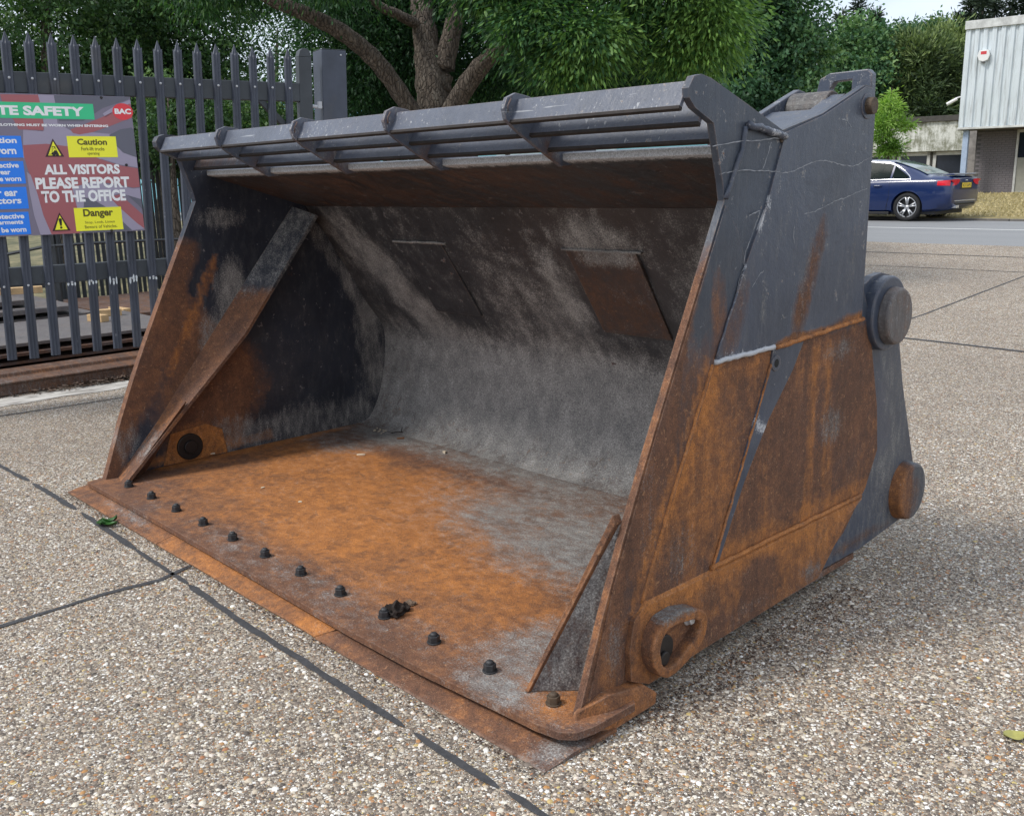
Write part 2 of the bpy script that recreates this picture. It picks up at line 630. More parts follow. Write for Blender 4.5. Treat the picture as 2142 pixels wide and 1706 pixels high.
# real stones standing out of the paving near the viewer
N = 62000
dist = 2.0 + 4.2 * rng.random(N) ** 1.25
ang = rng.uniform(rad(95), rad(178), N)
px, py = CP[0] + dist * np.cos(ang), CP[1] + dist * np.sin(ang)
keep = ~((px > -.02) & (px < 3.66) & (py > .0) & (py < 2.4)) & (np.abs(py + .11) > .03) & ~((np.abs(px - 1.5) < .025) & (py < 0))
px, py = px[keep], py[keep]
N = len(px)
rr = np.clip(np.exp(rng.normal(math.log(.0052), .36, N)), .0025, .013)
hh = rr * rng.uniform(.10, .34, N)
asp = rng.uniform(.6, 1, N)
th = rng.uniform(0, 6.28, N)
K = 6
V = np.zeros((N, 2 * K, 3), np.float32)
for k_ in range(K):
    a_ = 2 * math.pi * k_ / K
    jit = rng.uniform(.8, 1.15, N)
    lx, ly = np.cos(a_) * rr * jit, np.sin(a_) * rr * asp * jit
    X, Y = lx * np.cos(th) - ly * np.sin(th), lx * np.sin(th) + ly * np.cos(th)
    V[:, k_] = np.stack([px + X, py + Y, gz(py) - .001], 1)
    V[:, K + k_] = np.stack([px + X * .68, py + Y * .68, gz(py) + hh], 1)
base = np.arange(N)[:, None] * 2 * K
quads = np.stack([np.stack([base[:, 0] + k_, base[:, 0] + (k_ + 1) % K, base[:, 0] + K + (k_ + 1) % K, base[:, 0] + K + k_], 1) for k_ in range(K)], 1).reshape(-1, 4)
tops = base + np.arange(K, 2 * K)[None]


def fast_mesh(name, V, polys):
    """polys: list of int arrays (n, k)"""
    me = D.meshes.new(name)
    V = np.asarray(V, np.float32).reshape(-1, 3)
    me.vertices.add(len(V))
    me.vertices.foreach_set('co', V.ravel())
    loops = np.concatenate([p.ravel() for p in polys]).astype(np.int32)
    counts = np.concatenate([np.full(len(p), p.shape[1]) for p in polys]).astype(np.int32)
    starts = np.concatenate([[0], np.cumsum(counts)[:-1]]).astype(np.int32)
    me.loops.add(len(loops))
    me.loops.foreach_set('vertex_index', loops)
    me.polygons.add(len(counts))
    me.polygons.foreach_set('loop_start', starts)
    me.update(calc_edges=True)
    return me


me = fast_mesh('pebbles', V, [quads, tops])
col = np.repeat(rng.random(N).astype(np.float32), 2 * K)
a = me.attributes.new('tint', 'FLOAT', 'POINT')
a.data.foreach_set('value', col)
t = NT('pebble_stone')
c = t.ramp(t.attr('tint').outputs['Fac'], PEB)
c = t.mix(t.mr(t.noise(scale=220, detail=3), .4, .7, 0, .35), c, (.16, .14, .12))
M_PEB = t.out(c, .62, 0, None, Specular_IOR_Level=.4)
o = link('pebbles', me, M_PEB)
o['kind'] = 'stuff'
o['label'] = 'small tan, white and orange stones set in the paving'
o['category'] = 'pebbles'

# ------------------------------------------------------------------ THE BUCKET
S_SIDE = steel('steel_side', (7, 7, .6), lum=1.3, scratch=0)
S_UP = steel('steel_side_paint', (5, 5, 1.2), (.5, 0, 0), paint=(.052, .064, .092), scratch=0, prough=.36)
S_FLOOR = steel('steel_floor', (2.2, 3.4, 3), pit=1.7, lum=1.4, dlum=1.5, scratch=0)
S_BACK = steel('steel_back', (1.7, 1.2, 1.2), (-.9, 0, .25), paint=(.046, .046, .050), scratch=0, dlum=1.7)
S_LEFT = steel('steel_inner_side', (4, 4, 1.6), (.5, 0, 0), paint=(.027, .031, .044), scratch=0, lum=1.5, dlum=1.5)
S_SLAT = steel('steel_slat', (12, 5, 5), paint=(.088, .100, .132), prough=.36, scratch=1)
S_NUT = simple('nut_steel', (.028, .028, .030), .5, .35, 60, bump=.3)
S_NUTR = simple('nut_rusty', (.075, .050, .030), .7, .4, 60, bump=.4)

B = thing('loader_bucket', 'huge rusty dark blue loader bucket standing open-mouthed on the yard', 'bucket', (1.8, 1.2, 0))
XL, XR = .05, 3.59
SIDE = [(.16, .035), (.190, .11), (.285, .36), (.375, .57), (.47, .775), (.61, 1.06), (.74, 1.32), (.853, 1.548), (.842, 1.60), (.785, 1.778), (.69, 1.818), (.660, 1.845), (.657, 1.872),
        (.672, 1.898), (.711, 1.911), (.778, 1.905), (.984, 1.842), (1.206, 1.765), (1.46, 1.825), (1.70, 1.912), (1.755, 1.933), (1.80, 1.932), (1.828, 1.905), (1.838, 1.86),
        (1.842, 1.19), (1.90, 1.10), (2.03, .69), (2.06, .50), (1.974, .352), (1.80, .20), (1.571, .085), (.86, .071), (.507, .06), (.42, .035)]


SIDEF = SIDE[:-10] + [(1.845, 1.19), (1.93, 1.05), (2.10, .80), (2.150, .62), (2.140, .45), (2.09, .26), (2.02, .11), (1.93, .035), (.42, .035)]


def side_left(x, y, z):
    fr = band(y, z, (.10, 0), (.86, 1.52), .10, 1)              # near the front edge
    r = .0 + fr * .95 * ss(z, 1.42, 1.25) + blob(y, z, .85, .45, .42, .40, 1.0, 25) + blob(y, z, .60, .9, .22, .4, .9, 60) + blob(y, z, .75, .20, .30, .12, .7)
    o = band(y, z, (.60, .60), (.93, 1.22), .03, .5) + blob(y, z, .70, .16, .2, .16, .75) + band(y, z, (.3, .1), (1.2, .12), .03, .6)
    d = blob(y, z, 1.02, 1.02, .13, .28, .72, -10) + blob(y, z, .86, .75, .10, .20, .55) + band(y, z, (.9, .16), (1.9, .14), .12, .55) + \
        band(y, z, (1.98, .75), (2.02, .35), .10, .6) + blob(y, z, .30, .25, .12, .16, .35) + blob(y, z, 1.0, 1.45, .2, .08, .5) + band(y, z, (1.55, 1.45), (1.98, .8), .05, .5)
    return r, o, d, x * 0


def side_right(x, y, z):
    low = ss(z, 1.12, 1.0)
    r = low * 1.0 + band(y, z, (.2, .1), (.853, 1.5), .055, .9) * ss(z, 1.55, 1.25) + blob(y, z, .78, 1.15, .12, .3, .5, 70)
    o = low * .22 + band(y, z, (.45, .3), (.86, 1.0), .03, .45) + band(y, z, (1.48, .3), (1.50, 1.0), .025, .4) + band(y, z, (1.62, .45), (1.60, 1.0), .025, .35) - blob(y, z, 1.35, .6, .14, .3, .35) - blob(y, z, 1.8, .7, .14, .3, .2) \
        + band(y, z, (.83, 1.0), (1.2, 1.01), .035, .3) + blob(y, z, .75, .7, .25, .4, .25) + band(y, z, (.9, .36), (1.95, .36), .04, .35)
    d = blob(y, z, 1.66, .68, .10, .10, .55) + blob(y, z, 1.68, .97, .15, .05, .5) + blob(y, z, .35, .18, .10, .12, .5) + blob(y, z, .7, .45, .1, .12, .35)
    return r, o, d, x * 0 - .1


NF_ = [i for i, p in enumerate(SIDE) if p == (.711, 1.911)][0]
SIDER = [(p[0] + .030 * (1 if i <= NF_ else 0) + (.018 if i == NF_ + 1 else 0), p[1]) for i, p in enumerate(SIDE)]
SIDER[NF_] = (.748, 1.913)
SIDER[NF_ - 1] = (.712, 1.906)
spart('side_plate', prism(SIDER, XYZ['x'], XR - .025, XR), S_SIDE, B, side_right, (1, 2), .035, label='right side plate, rusty below and blue grey above')
spart('side_plate', prism(SIDEF, XYZ['x'], XL, XL + .05), S_LEFT, B, side_left, (1, 2), .035, label='left side plate, dark inside with a rusty front edge')

spart('side_liner', prism([(.9, .07), (.9, 1.4), (1.5, 1.5)] + SIDEF[-9:-1], XYZ['x'], XR - .06, XR - .0265), S_LEFT, B, worn(.2, 0, .3), None, bevel=.003)
# floor
FL = [(.06, .085), (1.0, .080), (1.9, .068), (2.6, .055), (3.0, .060), (3.32, .080), (3.52, .090), (3.60, .105), (3.64, .14), (3.655, .20), (3.66, .38), (3.60, .43), (3.57, .43), (3.57, 1.95), (.09, 1.95), (.09, .22), (.05, .20)]


def floor_w(x, y, z):
    r = 1.1 + x * 0
    o = .14 + blob(x, y, 1.15, .85, 1.0, .75, .54, 10) + blob(x, y, .6, 1.25, .5, .35, .55) + blob(x, y, 2.3, .65, 1.2, .5, .50) + band(x, y, (.12, .5), (.12, 1.7), .06, .7) + \
        blob(x, y, 1.9, 1.2, .8, .4, .35) + blob(x, y, 3.45, .25, .2, .16, .45)
    d = .13 + blob(x, y, 2.7, 1.35, 1.3, .60, .55) + blob(x, y, 1.2, 1.85, 1.4, .25, .52) + blob(x, y, 3.25, .42, .3, .35, .48) + blob(x, y, .4, 1.6, .4, .4, .30) + blob(x, y, 2.0, .18, 1.1, .14, .18) \
        + blob(x, y, 3.3, 1.0, .3, .5, .5) + blob(x, y, 3.3, .14, .2, .08, .4)
    return r, o, d, x * 0 - .1


spart('floor_plate', prism(FL, XYZ['z'], .040, .065), S_FLOOR, B, floor_w, (0, 1), .045, .006)
# heel and back wall
PROF = [(1.86, .066), (1.905, .072), (1.945, .095), (1.985, .14), (2.02, .20), (2.05, .27), (2.075, .35), (2.095, .44), (2.108, .53), (2.113, .61), (2.105, .68), (2.078, .74),
        (2.045, .79), (2.010, .836)]
for i in range(1, 17):
    s_ = i / 16
    PROF.append((2.010 + (1.569 - 2.010) * s_, .836 + (1.503 - .836) * s_))
NX = 84
V, F = [], []
P2 = np.array(PROF)
tg = np.gradient(P2, axis=0)
tg /= np.linalg.norm(tg, axis=1)[:, None]
outn = np.stack([tg[:, 1], -tg[:, 0]], 1)
outn[outn[:, 0] < 0] *= 1
for j, (p, q) in enumerate(PROF):
    for i in range(NX + 1):
        x = XL + .045 + (XR - XL - .08) * i / NX
        dent = .006 * math.sin(x * 2.3 + 1) * math.sin(j * .35) + .0035 * math.sin(x * 7.1) * math.sin(j * .8)
        V.append((x, p + outn[j][0] * dent, q + outn[j][1] * dent))
n = NX + 1
for j in range(len(PROF) - 1):
    for i in range(NX):
        F.append((j * n + i, j * n + i + 1, (j + 1) * n + i + 1, (j + 1) * n + i))
nv = len(V)
for j, (p, q) in enumerate(PROF):
    for i in (0, NX):
        x = XL + .045 + (XR - XL - .09) * i / NX
        V.append((x, p + outn[j][0] * .035, q + outn[j][1] * .035))
for j in range(len(PROF) - 1):
    F.append((nv + 2 * j, nv + 2 * j + 2, nv + 2 * j + 3, nv + 2 * j + 1))


def back_w(x, y, z):
    lo = ss(z, .92, .55)
    d = lo * .56 + blob(x, z, 1.5, .35, 1.7, .35, .28) + band(x, z, (.3, 1.35), (.75, .75), .14, .42) + blob(x, z, 2.35, 1.35, .30, .12, .48) + blob(x, z, 1.7, .95, .3, .35, .26, 60) + \
        blob(x, z, 3.1, 1.15, .35, .3, .38) + blob(x, z, 2.0, 1.1, .10, .3, .50, 10) + .20 + blob(x, z, .55, 1.2, .12, .35, .2, 20)
    r = ss(z, .30, .10) * .65 + blob(x, z, .25, .35, .28, .3, .5) + blob(x, z, 2.5, .14, .6, .08, .5) + blob(x, z, 1.5, 1.4, 1.5, .1, .15)
    return r, r * .25, d, x * 0 - .2


me = mesh('back_wall', V, F)
set_wear(me, back_w)
link('back_wall', me, S_BACK, B, smooth=True)

# patches welded on the back wall
wn_ = np.array([1.503 - .836, 2.010 - 1.569])
wn_ = wn_ / np.linalg.norm(wn_)


def wallp(x, z, off):
    y = 1.569 + (1.503 - z) / (1.503 - .836) * (2.010 - 1.569)
    return (x, y - wn_[0] * off, z - wn_[1] * off)


for x0, x1, rr_ in ((.83, 1.238, .15), (2.165, 2.59, .50)):
    v = [wallp(x, z, o_) for o_ in (-.004, .013) for (x, z) in ((x0, .873), (x1, .873), (x1, 1.30), (x0, 1.30))]
    spart('patch_plate', (v, prism([(0, 0)] * 4, XYZ['x'], 0, 1)[1]), S_BACK, B,
          (lambda q: lambda x, y, z: (x * 0 + q, x * 0, blob(x, z, 2.42, 1.27, .2, .06, .7) + .1, x * 0 - .2))(rr_), (0, 2), .05, .003,
          label='brownish patch plate nearer the right side' if rr_ > .5 else 'dark patch plate nearer the left side')
    pth = [wallp(x0 - .03 + (x1 - x0 + .06) * i / 14, 1.302 + random.uniform(-.002, .002), .006) for i in range(15)]
    spart('weld_bead', tubem(pth, .007, 6, wob=.4), S_BACK, B, worn(0, 0, .9), bevel=0, smooth=True)

# top plate (roof of the bucket)
TP = [(.940, 1.689), (.936, 1.691), (.936, 1.714), (.942, 1.717), (.97, 1.720), (1.60, 1.535), (1.575, 1.497)]


def top_w(x, y, z):
    e = ss(y, 1.0, .95)
    return .42 - e * .5, x * 0, .05 + e * .9, x * 0 + e * 1.1 - .1


spart('top_plate', prism(TP, XYZ['x'], XL + .045, XR - .022), steel('steel_top', (6, 2, 2), (0, 0, .5), paint=(.03, .03, .033), scratch=0), B, top_w, (0, 1), .06, .002)

# spill guard: ribs and slats
RIB = [(.700, 1.793), (.655, 1.826), (.645, 1.862), (.662, 1.898), (.705, 1.915), (.77, 1.906), (1.02, 1.80), (1.16, 1.70), (1.10, 1.680), (.955, 1.672), (.93, 1.669), (.80, 1.738)]


def rib_w(x, y, z):
    return x * 0 + .25 + blob(y, z, .90, 1.72, .10, .04, .45), x * 0, x * 0 + .22, x * 0 + ss(y, .70, .67) * .3


for i in range(1, 5):
    x = XL + .02 + (XR - XL - .04) * i / 5 + (0, .02, .02, .0, -.02, 0)[i]
    spart('rib', prism(RIB, XYZ['x'], x - .0085, x + .0085), S_SLAT, B, rib_w, (1,), .06, .002)
    pth = [(x + .011, y_, z_ + .001) for y_, z_ in ((.664, 1.85), (.662, 1.87), (.678, 1.894))]
    spart('weld_bead', tubem(pth, .0032, 6), S_SLAT, B, worn(.5), bevel=0, smooth=True)
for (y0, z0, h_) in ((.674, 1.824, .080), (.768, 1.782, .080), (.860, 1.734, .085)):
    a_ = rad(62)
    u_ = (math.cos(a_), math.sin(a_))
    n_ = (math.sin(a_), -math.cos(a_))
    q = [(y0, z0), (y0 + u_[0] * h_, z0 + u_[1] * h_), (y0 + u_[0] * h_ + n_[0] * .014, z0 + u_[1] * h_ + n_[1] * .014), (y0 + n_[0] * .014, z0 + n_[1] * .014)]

    def slat_w(x, y, z, y0=y0):
        l = ss(x, 1.6, .2) * (y0 - .66) * 2.6
        return l * 1.2 - .1 + x * 0, x * 0 - .2, .10 + x * 0 + l * .3, (.16 if y0 < .7 else .02) + x * 0
    spart('slat', prism(q, XYZ['x'], XL + .05, XR - .022), S_SLAT, B, slat_w, (0,), .06, .0015)
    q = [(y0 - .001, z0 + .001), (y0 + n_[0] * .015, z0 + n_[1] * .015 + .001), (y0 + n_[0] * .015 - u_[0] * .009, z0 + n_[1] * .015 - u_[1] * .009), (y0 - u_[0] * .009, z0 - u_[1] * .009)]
    link('slat_shade_edge', mesh('slat_shade_edge', *prism(q, XYZ['x'], XL + .05, XR - .022)), simple('shaded_rust_edge', (.020, .015, .013), .8, .5, 20), B)  # added strip: underside shade, with dark rust, put into a near-black colour

# cutting edge: blade in four pieces under the floor plate
for k_, (x0, x1) in enumerate(((-.01, 1.12), (1.124, 2.50), (2.506, 3.64))):
    d0, d1 = (0, 0) if k_ < 2 else (-.003, -.020)
    V, F = [], []
    m_ = 26
    sec = [(.0, .005), (.0, .012), (.06, .026), (.105, .034), (.30, .034), (.30, .004), (.02, .002)]
    for i in range(m_ + 1):
        s_ = i / m_
        x = x0 + (x1 - x0) * s_
        dz = (d0 + (d1 - d0) * s_) * (1 if k_ == 2 else 0)
        for (y, z) in sec:
            xx = x
            if k_ == 1 and i == m_ or k_ == 2 and i == 0:          # curved joint
                xx = x + .055 * math.sin(max(0, min(1, y / .12)) * 1.6) - .035
            if k_ == 0 and i == 0:
                xx = x + y * .15
            if k_ == 2 and i == m_:
                xx = x + y * .05
            V.append((xx, y + .0015 * math.sin(x * 9) + random.uniform(-.0006, .0006), max(.002, z + dz + (.0 if y < .05 else .0))))
    ns_ = len(sec)
    for i in range(m_):
        for j in range(ns_):
            F.append((i * ns_ + j, i * ns_ + (j + 1) % ns_, (i + 1) * ns_ + (j + 1) % ns_, (i + 1) * ns_ + j))
    F += [tuple(range(ns_)), tuple(range(m_ * ns_, (m_ + 1) * ns_))]

    def bl_w(x, y, z, k_=k_):
        return x * 0 + 1.05, x * 0 + (.30, .42, .18)[k_] + blob(x, y, 1.6, .05, .6, .2, .2) + blob(x, y, 2.4, .05, .12, .2, .35), blob(x, y, .6, .07, .45, .06, .35) + blob(x, y, 3.6, .1, .08, .3, .4) + .05, x * 0 - .2
    spart('blade_segment', (V, F), S_FLOOR, B, bl_w, None, bevel=.002, label=('left blade segment, orange brown', 'middle blade segment, brightest orange', 'right blade segment, dark brown and bent down')[k_])

# nuts on the studs


def nutm(c, rot, r=.0215):
    v1 = tubem([(c[0], c[1], c[2]), (c[0], c[1], c[2] + .005)], r * 1.18, 16)
    poly = [(c[0] + r * math.cos(rot + k * math.pi / 3), c[1] + r * math.sin(rot + k * math.pi / 3)) for k in range(6)]
    v2 = prism(poly, XYZ['z'], c[2] + .005, c[2] + .027)
    v3 = tubem([(c[0], c[1], c[2] + .027), (c[0], c[1], c[2] + .034), (c[0], c[1], c[2] + .038)], [r * .66, r * .6, r * .35], 12)
    return join(v1, v2, v3)


for i in range(13):
    x, y = .037 + .287 * i, .208
    if i == 0:
        x += .012
    o = spart('nut', nutm((x, y, .066), random.random() * 3), S_NUTR if i == 12 else S_NUT, B, None, None, bevel=.0015)
    if i == 12:
        o['label'] = 'rusty brown nut beside the right side plate'
    bm_ = tubem([(x, y, .0655), (x, y, .0668)], .036, 14)
    pass

# corner gussets inside (left seen whole, right only its toe)
for s_, X0 in ((1, XL + .05), (-1, XR - .025)):
    def gx(dx):
        return X0 + s_ * dx
    A_ = [(.24, .066), (.50, .34), (.88, .80), (1.47, 1.50)]            # where it meets the side plate (y,z)
    Wd = [.175, .165, .155, .150]
    Fr = [(.205, .066), (.59, .42), (1.0, .79), (1.54, 1.45)]
    V, F = [], []
    for (a, w_, f_) in zip(A_, Wd, Fr):
        V += [(gx(0), a[0], a[1]), (gx(w_), f_[0], f_[1])]
    for (a, w_, f_) in zip(A_, Wd, Fr):
        V += [(gx(0), a[0] + .016, a[1] - .010), (gx(w_), f_[0] + .016, f_[1] - .010)]
    for i in range(3):
        F += [(2 * i, 2 * i + 1, 2 * i + 3, 2 * i + 2), (8 + 2 * i, 8 + 2 * i + 1, 8 + 2 * i + 3, 8 + 2 * i + 2), (2 * i + 1, 2 * i + 3, 2 * i + 11, 2 * i + 9), (2 * i, 2 * i + 2, 2 * i + 10, 2 * i + 8)]
    F += [(0, 1, 9, 8), (6, 7, 15, 14)]

    def gus_w(x, y, z):
        return ss(z, 1.15, .9) * 1.1, ss(z, .6, .2) * .25 + blob(y, z, .5, .45, .2, .25, .15), .45 * ss(z, .9, 1.1) + blob(y, z, .38, .25, .12, .14, .3), x * 0 - .1
    if s_ > 0:
        spart('corner_gusset', (V, F), S_LEFT, B, gus_w, (1, 2), .06, .004)
        # closing rib under the gusset
        v = [(gx(.165), .60, .46), (gx(.160), .215, .066), (gx(.03), .37, .066), (gx(.152), .61, .45), (gx(.150), .235, .066), (gx(.02), .39, .066)]
        spart('gusset_web', (v, [(0, 1, 2), (3, 5, 4), (0, 3, 4, 1), (1, 4, 5, 2), (2, 5, 3, 0)]), S_LEFT, B, worn(1, .3), (1, 2), .06, .004)
    else:
        v = [(gx(.19), .205, .066), (gx(-.0), .415, .61), (gx(0), .395, .066), (gx(.185), .225, .066), (gx(-.0), .44, .60), (gx(0), .42, .066)]
        spart('corner_gusset', (v, [(0, 1, 2), (3, 5, 4), (0, 3, 4, 1), (1, 4, 5, 2), (2, 5, 3, 0)]), S_LEFT, B, worn(.5, .05, .62), (1, 2), .05, .003)
        e_ = [(gx(.198), .195, .066), (gx(.183), .195, .066), (gx(-.0), .395, .615), (gx(.012), .395, .640), (gx(.198), .228, .066), (gx(.183), .228, .066), (gx(-.0), .43, .615), (gx(.012), .43, .640)]
        spart('gusset_edge', (e_, [(0, 1, 2, 3), (4, 7, 6, 5), (0, 3, 7, 4), (1, 5, 6, 2), (0, 4, 5, 1), (3, 2, 6, 7)]), S_SIDE, B, worn(1.2, .35, 0), None, bevel=.003)

# pin boss low on the inner left side
spart('pin_boss', join(cylm((XL + .04, .665, .155), (1, 0, 0), .078, .035, 28), cylm((XL + .075, .665, .155), (1, 0, 0), .040, .012, 20)), simple('black_grease', (.012, .010, .010), .45, .3, 30), B, None, bevel=.004)
spart('wear_pad', join(([(XL + .052, .50, .07), (XL + .052, .90, .07), (XL + .052, .88, .22), (XL + .052, .78, .27), (XL + .052, .56, .25),
                         (XL + .060, .50, .07), (XL + .060, .90, .07), (XL + .060, .88, .22), (XL + .060, .78, .27), (XL + .060, .56, .25)], prism([(0, 0)] * 5, XYZ['x'], 0, 1)[1])),
      S_LEFT, B, worn(1.0, .72, 0), (1,), .06, .003)

# ---- things on the right outer face
X1 = XR
# upper doubling plate, blue grey
UP = [(.846, 1.052), (1.228, 1.055), (1.832, 1.080), (1.832, 1.188), (1.834, 1.86), (1.824, 1.902), (1.799, 1.926), (1.756, 1.927), (1.70, 1.906), (1.46, 1.819), (1.212, 1.757), (1.203, 1.729), (1.117, 1.526), (1.005, 1.342), (.92, 1.19)]


def up_w(x, y, z):
    r = blob(y, z, 1.42, 1.26, .07, .34, .62, -22) + blob(y, z, .95, 1.18, .09, .22, .5, -25) + band(y, z, (1.21, 1.06), (1.83, 1.085), .012, .8) + blob(y, z, 1.30, 1.18, .12, .12, .25)
    d = .08 + blob(y, z, 1.72, 1.30, .035, .16, .42, -10) + blob(y, z, 1.38, 1.30, .04, .2, .3, -22) + blob(y, z, 1.12, 1.20, .035, .10, .45, 0) + blob(y, z, 1.32, 1.12, .10, .07, .18)
    b = band(y, z, (1.08, 1.46), (1.12, 1.56), .012, .62) + band(y, z, (.86, 1.062), (1.2, 1.066), .010, .75) + blob(y, z, 1.0, 1.2, .015, .06, .6) + .06
    return r, band(y, z, (1.21, 1.06), (1.83, 1.084), .008, .8), d, b


spart('doubling_plate', prism(UP, XYZ['x'], X1 - .002, X1 + .007), S_UP, B, up_w, (1, 2), .035, .004)
# front bar
FB = [(.235, .085), (.36, .445), (.535, .83), (.886, 1.535), (.96, 1.45), (1.01, 1.345), (.862, 1.060), (.487, .335), (.43, .24), (.40, .10)]


def fb_w(x, y, z):
    r = ss(z, 1.3, .95) * .78 + band(y, z, (.2, .1), (.853, 1.545), .03, .8) * ss(z, 1.5, 1.3) + blob(y, z, .86, 1.25, .06, .14, .5)
    o = band(y, z, (.41, .28), (.81, 1.05), .020, .60) + blob(y, z, .33, .15, .1, .1, .25)
    d = blob(y, z, .36, .24, .06, .12, .42) + blob(y, z, .52, .65, .07, .22, .26) + blob(y, z, .74, 1.12, .05, .1, .3)
    return r, o, d, x * 0 - .1


spart('front_bar', prism(FB, XYZ['x'], X1 - .002, X1 + .0045), S_SIDE, B, fb_w, (1, 2), .03, .003)
# lower wear band, orange
LB = [(.43, .30), (.50, .336), (.86, .334), (1.30, .330), (1.93, .330), (1.815, .290), (1.571, .082), (.86, .068), (.507, .057), (.42, .10), (.41, .20)]


def lb_w(x, y, z):
    o = .42 + band(y, z, (.5, .33), (1.9, .33), .035, .5) + blob(y, z, 1.5, .25, .25, .1, .3) - blob(y, z, 1.15, .22, .12, .1, .5) - blob(y, z, 1.0, .12, .3, .06, .3)
    return x * 0 + 1.1, o, blob(y, z, 1.52, .13, .08, .05, .6) + blob(y, z, 1.10, .12, .2, .04, .3), x * 0 - .3


V, F = prism(LB, XYZ['x'], X1 - .002, X1 + .024)
V = [(v[0] - (.014 if v[2] > .31 and v[0] > X1 + .01 else 0), v[1], v[2] - (.0 if v[0] < X1 + .01 else (.012 if v[2] > .31 else -.004))) for v in V]
spart('wear_band', (V, F), S_SIDE, B, lb_w, (1, 2), .04, .008)
# dark diagonal strap with its hole
spart('diagonal_strap', prism([(1.195, 1.040), (1.40, 1.042), (1.335, .95), (1.19, .80), (1.045, .60), (.905, .350), (.870, .338), (1.005, .62), (1.10, .82), (1.185, .99)], XYZ['x'], X1 - .002, X1 + .006),
      S_UP, B, lambda x, y, z: (blob(y, z, .95, .45, .1, .15, .3), x * 0, x * 0, blob(y, z, 1.14, .78, .03, .08, .6, 60)), (1, 2), .04, .003)
spart('hole_rim', cylm((X1 + .004, 1.215, .990), (1, 0, 0), .028, .006, 20), S_UP, B, worn(0, 0, .4, .3), None, bevel=.002)
spart('drain_hole', cylm((X1 + .009, 1.215, .990), (1, 0, 0), .015, .0015, 16), simple('hole_black', (.01, .01, .01), .9, .1), B)
# weld beads


def weld(pts, r, fn, mat=S_SIDE, x=X1 + .006):
    P = []
    for a, b in zip(pts[:-1], pts[1:]):
        n_ = max(2, int(math.dist(a, b) / .02))
        for i in range(n_):
            P.append((x, a[0] + (b[0] - a[0]) * i / n_ + random.uniform(-.002, .002), a[1] + (b[1] - a[1]) * i / n_ + random.uniform(-.002, .002)))
    P.append((x, pts[-1][0], pts[-1][1]))
    spart('weld_bead', tubem(P, r, 7, wob=.35), mat, B, fn, bevel=0, smooth=True)


weld([(.845, 1.046), (1.2, 1.050)], .009, worn(0, 0, .2, 1.2))
weld([(1.21, 1.046), (1.5, 1.058), (1.84, 1.074)], .009, worn(1, .95), x=X1 + .008)
weld([(.487, .338), (.62, .62), (.836, 1.04)], .007, worn(1, .9), x=X1 + .004)
weld([(.86, .34), (1.3, .337), (1.92, .333)], .009, worn(1, .9))
weld([(.985, 1.775), (1.05, 1.77), (1.13, 1.757), (1.205, 1.745)], .012, worn(0, 0, .1, .3), S_UP, X1 + .012)
weld([(.985, 1.77), (.965, 1.70), (.92, 1.62), (.885, 1.555)], .009, worn(0, 0, .1, .1), S_UP, X1 + .004)
weld([(1.003, 1.345), (.92, 1.19), (.848, 1.06)], .004, worn(.2, 0, .1, .3), S_UP, X1 + .009)
weld([(1.19, .99), (1.0, .60), (.875, .345)], .005, worn(1, 1), x=X1 + .004)

SCR = [[(0.803, 1.71), (0.937, 1.724), (1.063, 1.731), (1.197, 1.74)] , [(0.84, 1.628), (0.896, 1.636), (1.005, 1.639), (1.078, 1.637), (1.15, 1.634), (1.207, 1.629), (1.277, 1.634), (1.357, 1.655), (1.413, 1.666), (1.48, 1.669), (1.54, 1.662), (1.613, 1.652), (1.686, 1.647), (1.749, 1.661), (1.829, 1.684)] , [(1.355, 1.489), (1.43, 1.498), (1.517, 1.515), (1.556, 1.526), (1.647, 1.538), (1.72, 1.554), (1.806, 1.567)] , [(1.126, 1.726), (1.112, 1.689), (1.082, 1.641)] , [(1.079, 1.513), (1.057, 1.474), (1.02, 1.414), (0.998, 1.379), (0.992, 1.344)] , [(1.298, 1.454), (1.292, 1.421), (1.301, 1.393)] , [(1.014, 1.5), (1.075, 1.511)] , [(0.953, 1.248), (0.963, 1.284), (0.981, 1.318), (1.0, 1.348)] , [(1.046, 1.267), (1.078, 1.296), (1.114, 1.317)] , [(1.583, 1.81), (1.625, 1.804), (1.658, 1.783)] ,]
M_SCR = simple('bare_scratch', (.24, .25, .27), .5, .3, 60)
for ln in SCR:
    P_ = []
    for a, b in zip(ln[:-1], ln[1:]):
        for k in range(5):
            P_.append((a[0] + (b[0] - a[0]) * k / 5 + random.gauss(0, .0012), a[1] + (b[1] - a[1]) * k / 5 + random.gauss(0, .0012)))
    P_.append(ln[-1])
    V, F = [], []
    for i, p in enumerate(P_):
        q_, o_ = P_[min(i + 1, len(P_) - 1)], P_[max(i - 1, 0)]
        dy_, dz_ = q_[0] - o_[0], q_[1] - o_[1]
        l_ = math.hypot(dy_, dz_) or 1
        w_ = random.uniform(.0003, .0019)
        V += [(X1 + .0078, p[0] - dz_ / l_ * w_, p[1] + dy_ / l_ * w_), (X1 + .0078, p[0] + dz_ / l_ * w_, p[1] - dy_ / l_ * w_)]
    F = [(2 * i, 2 * i + 1, 2 * i + 3, 2 * i + 2) for i in range(len(P_) - 1)]
    link('scratch', mesh('scratch', V, F), M_SCR, B)

# hinge ear with its two bosses
EAR = [(1.78, 1.20), (1.90, 1.205), (1.955, 1.228), (2.03, 1.236), (2.10, 1.222), (2.155, 1.175), (2.185, 1.10), (2.215, 1.0), (2.300, .74), (2.478, .330), (2.495, .26), (2.49, .205), (2.45, .145), (2.38, .105),
       (2.00, .072), (1.60, .078), (1.60, .30), (1.78, .5)]


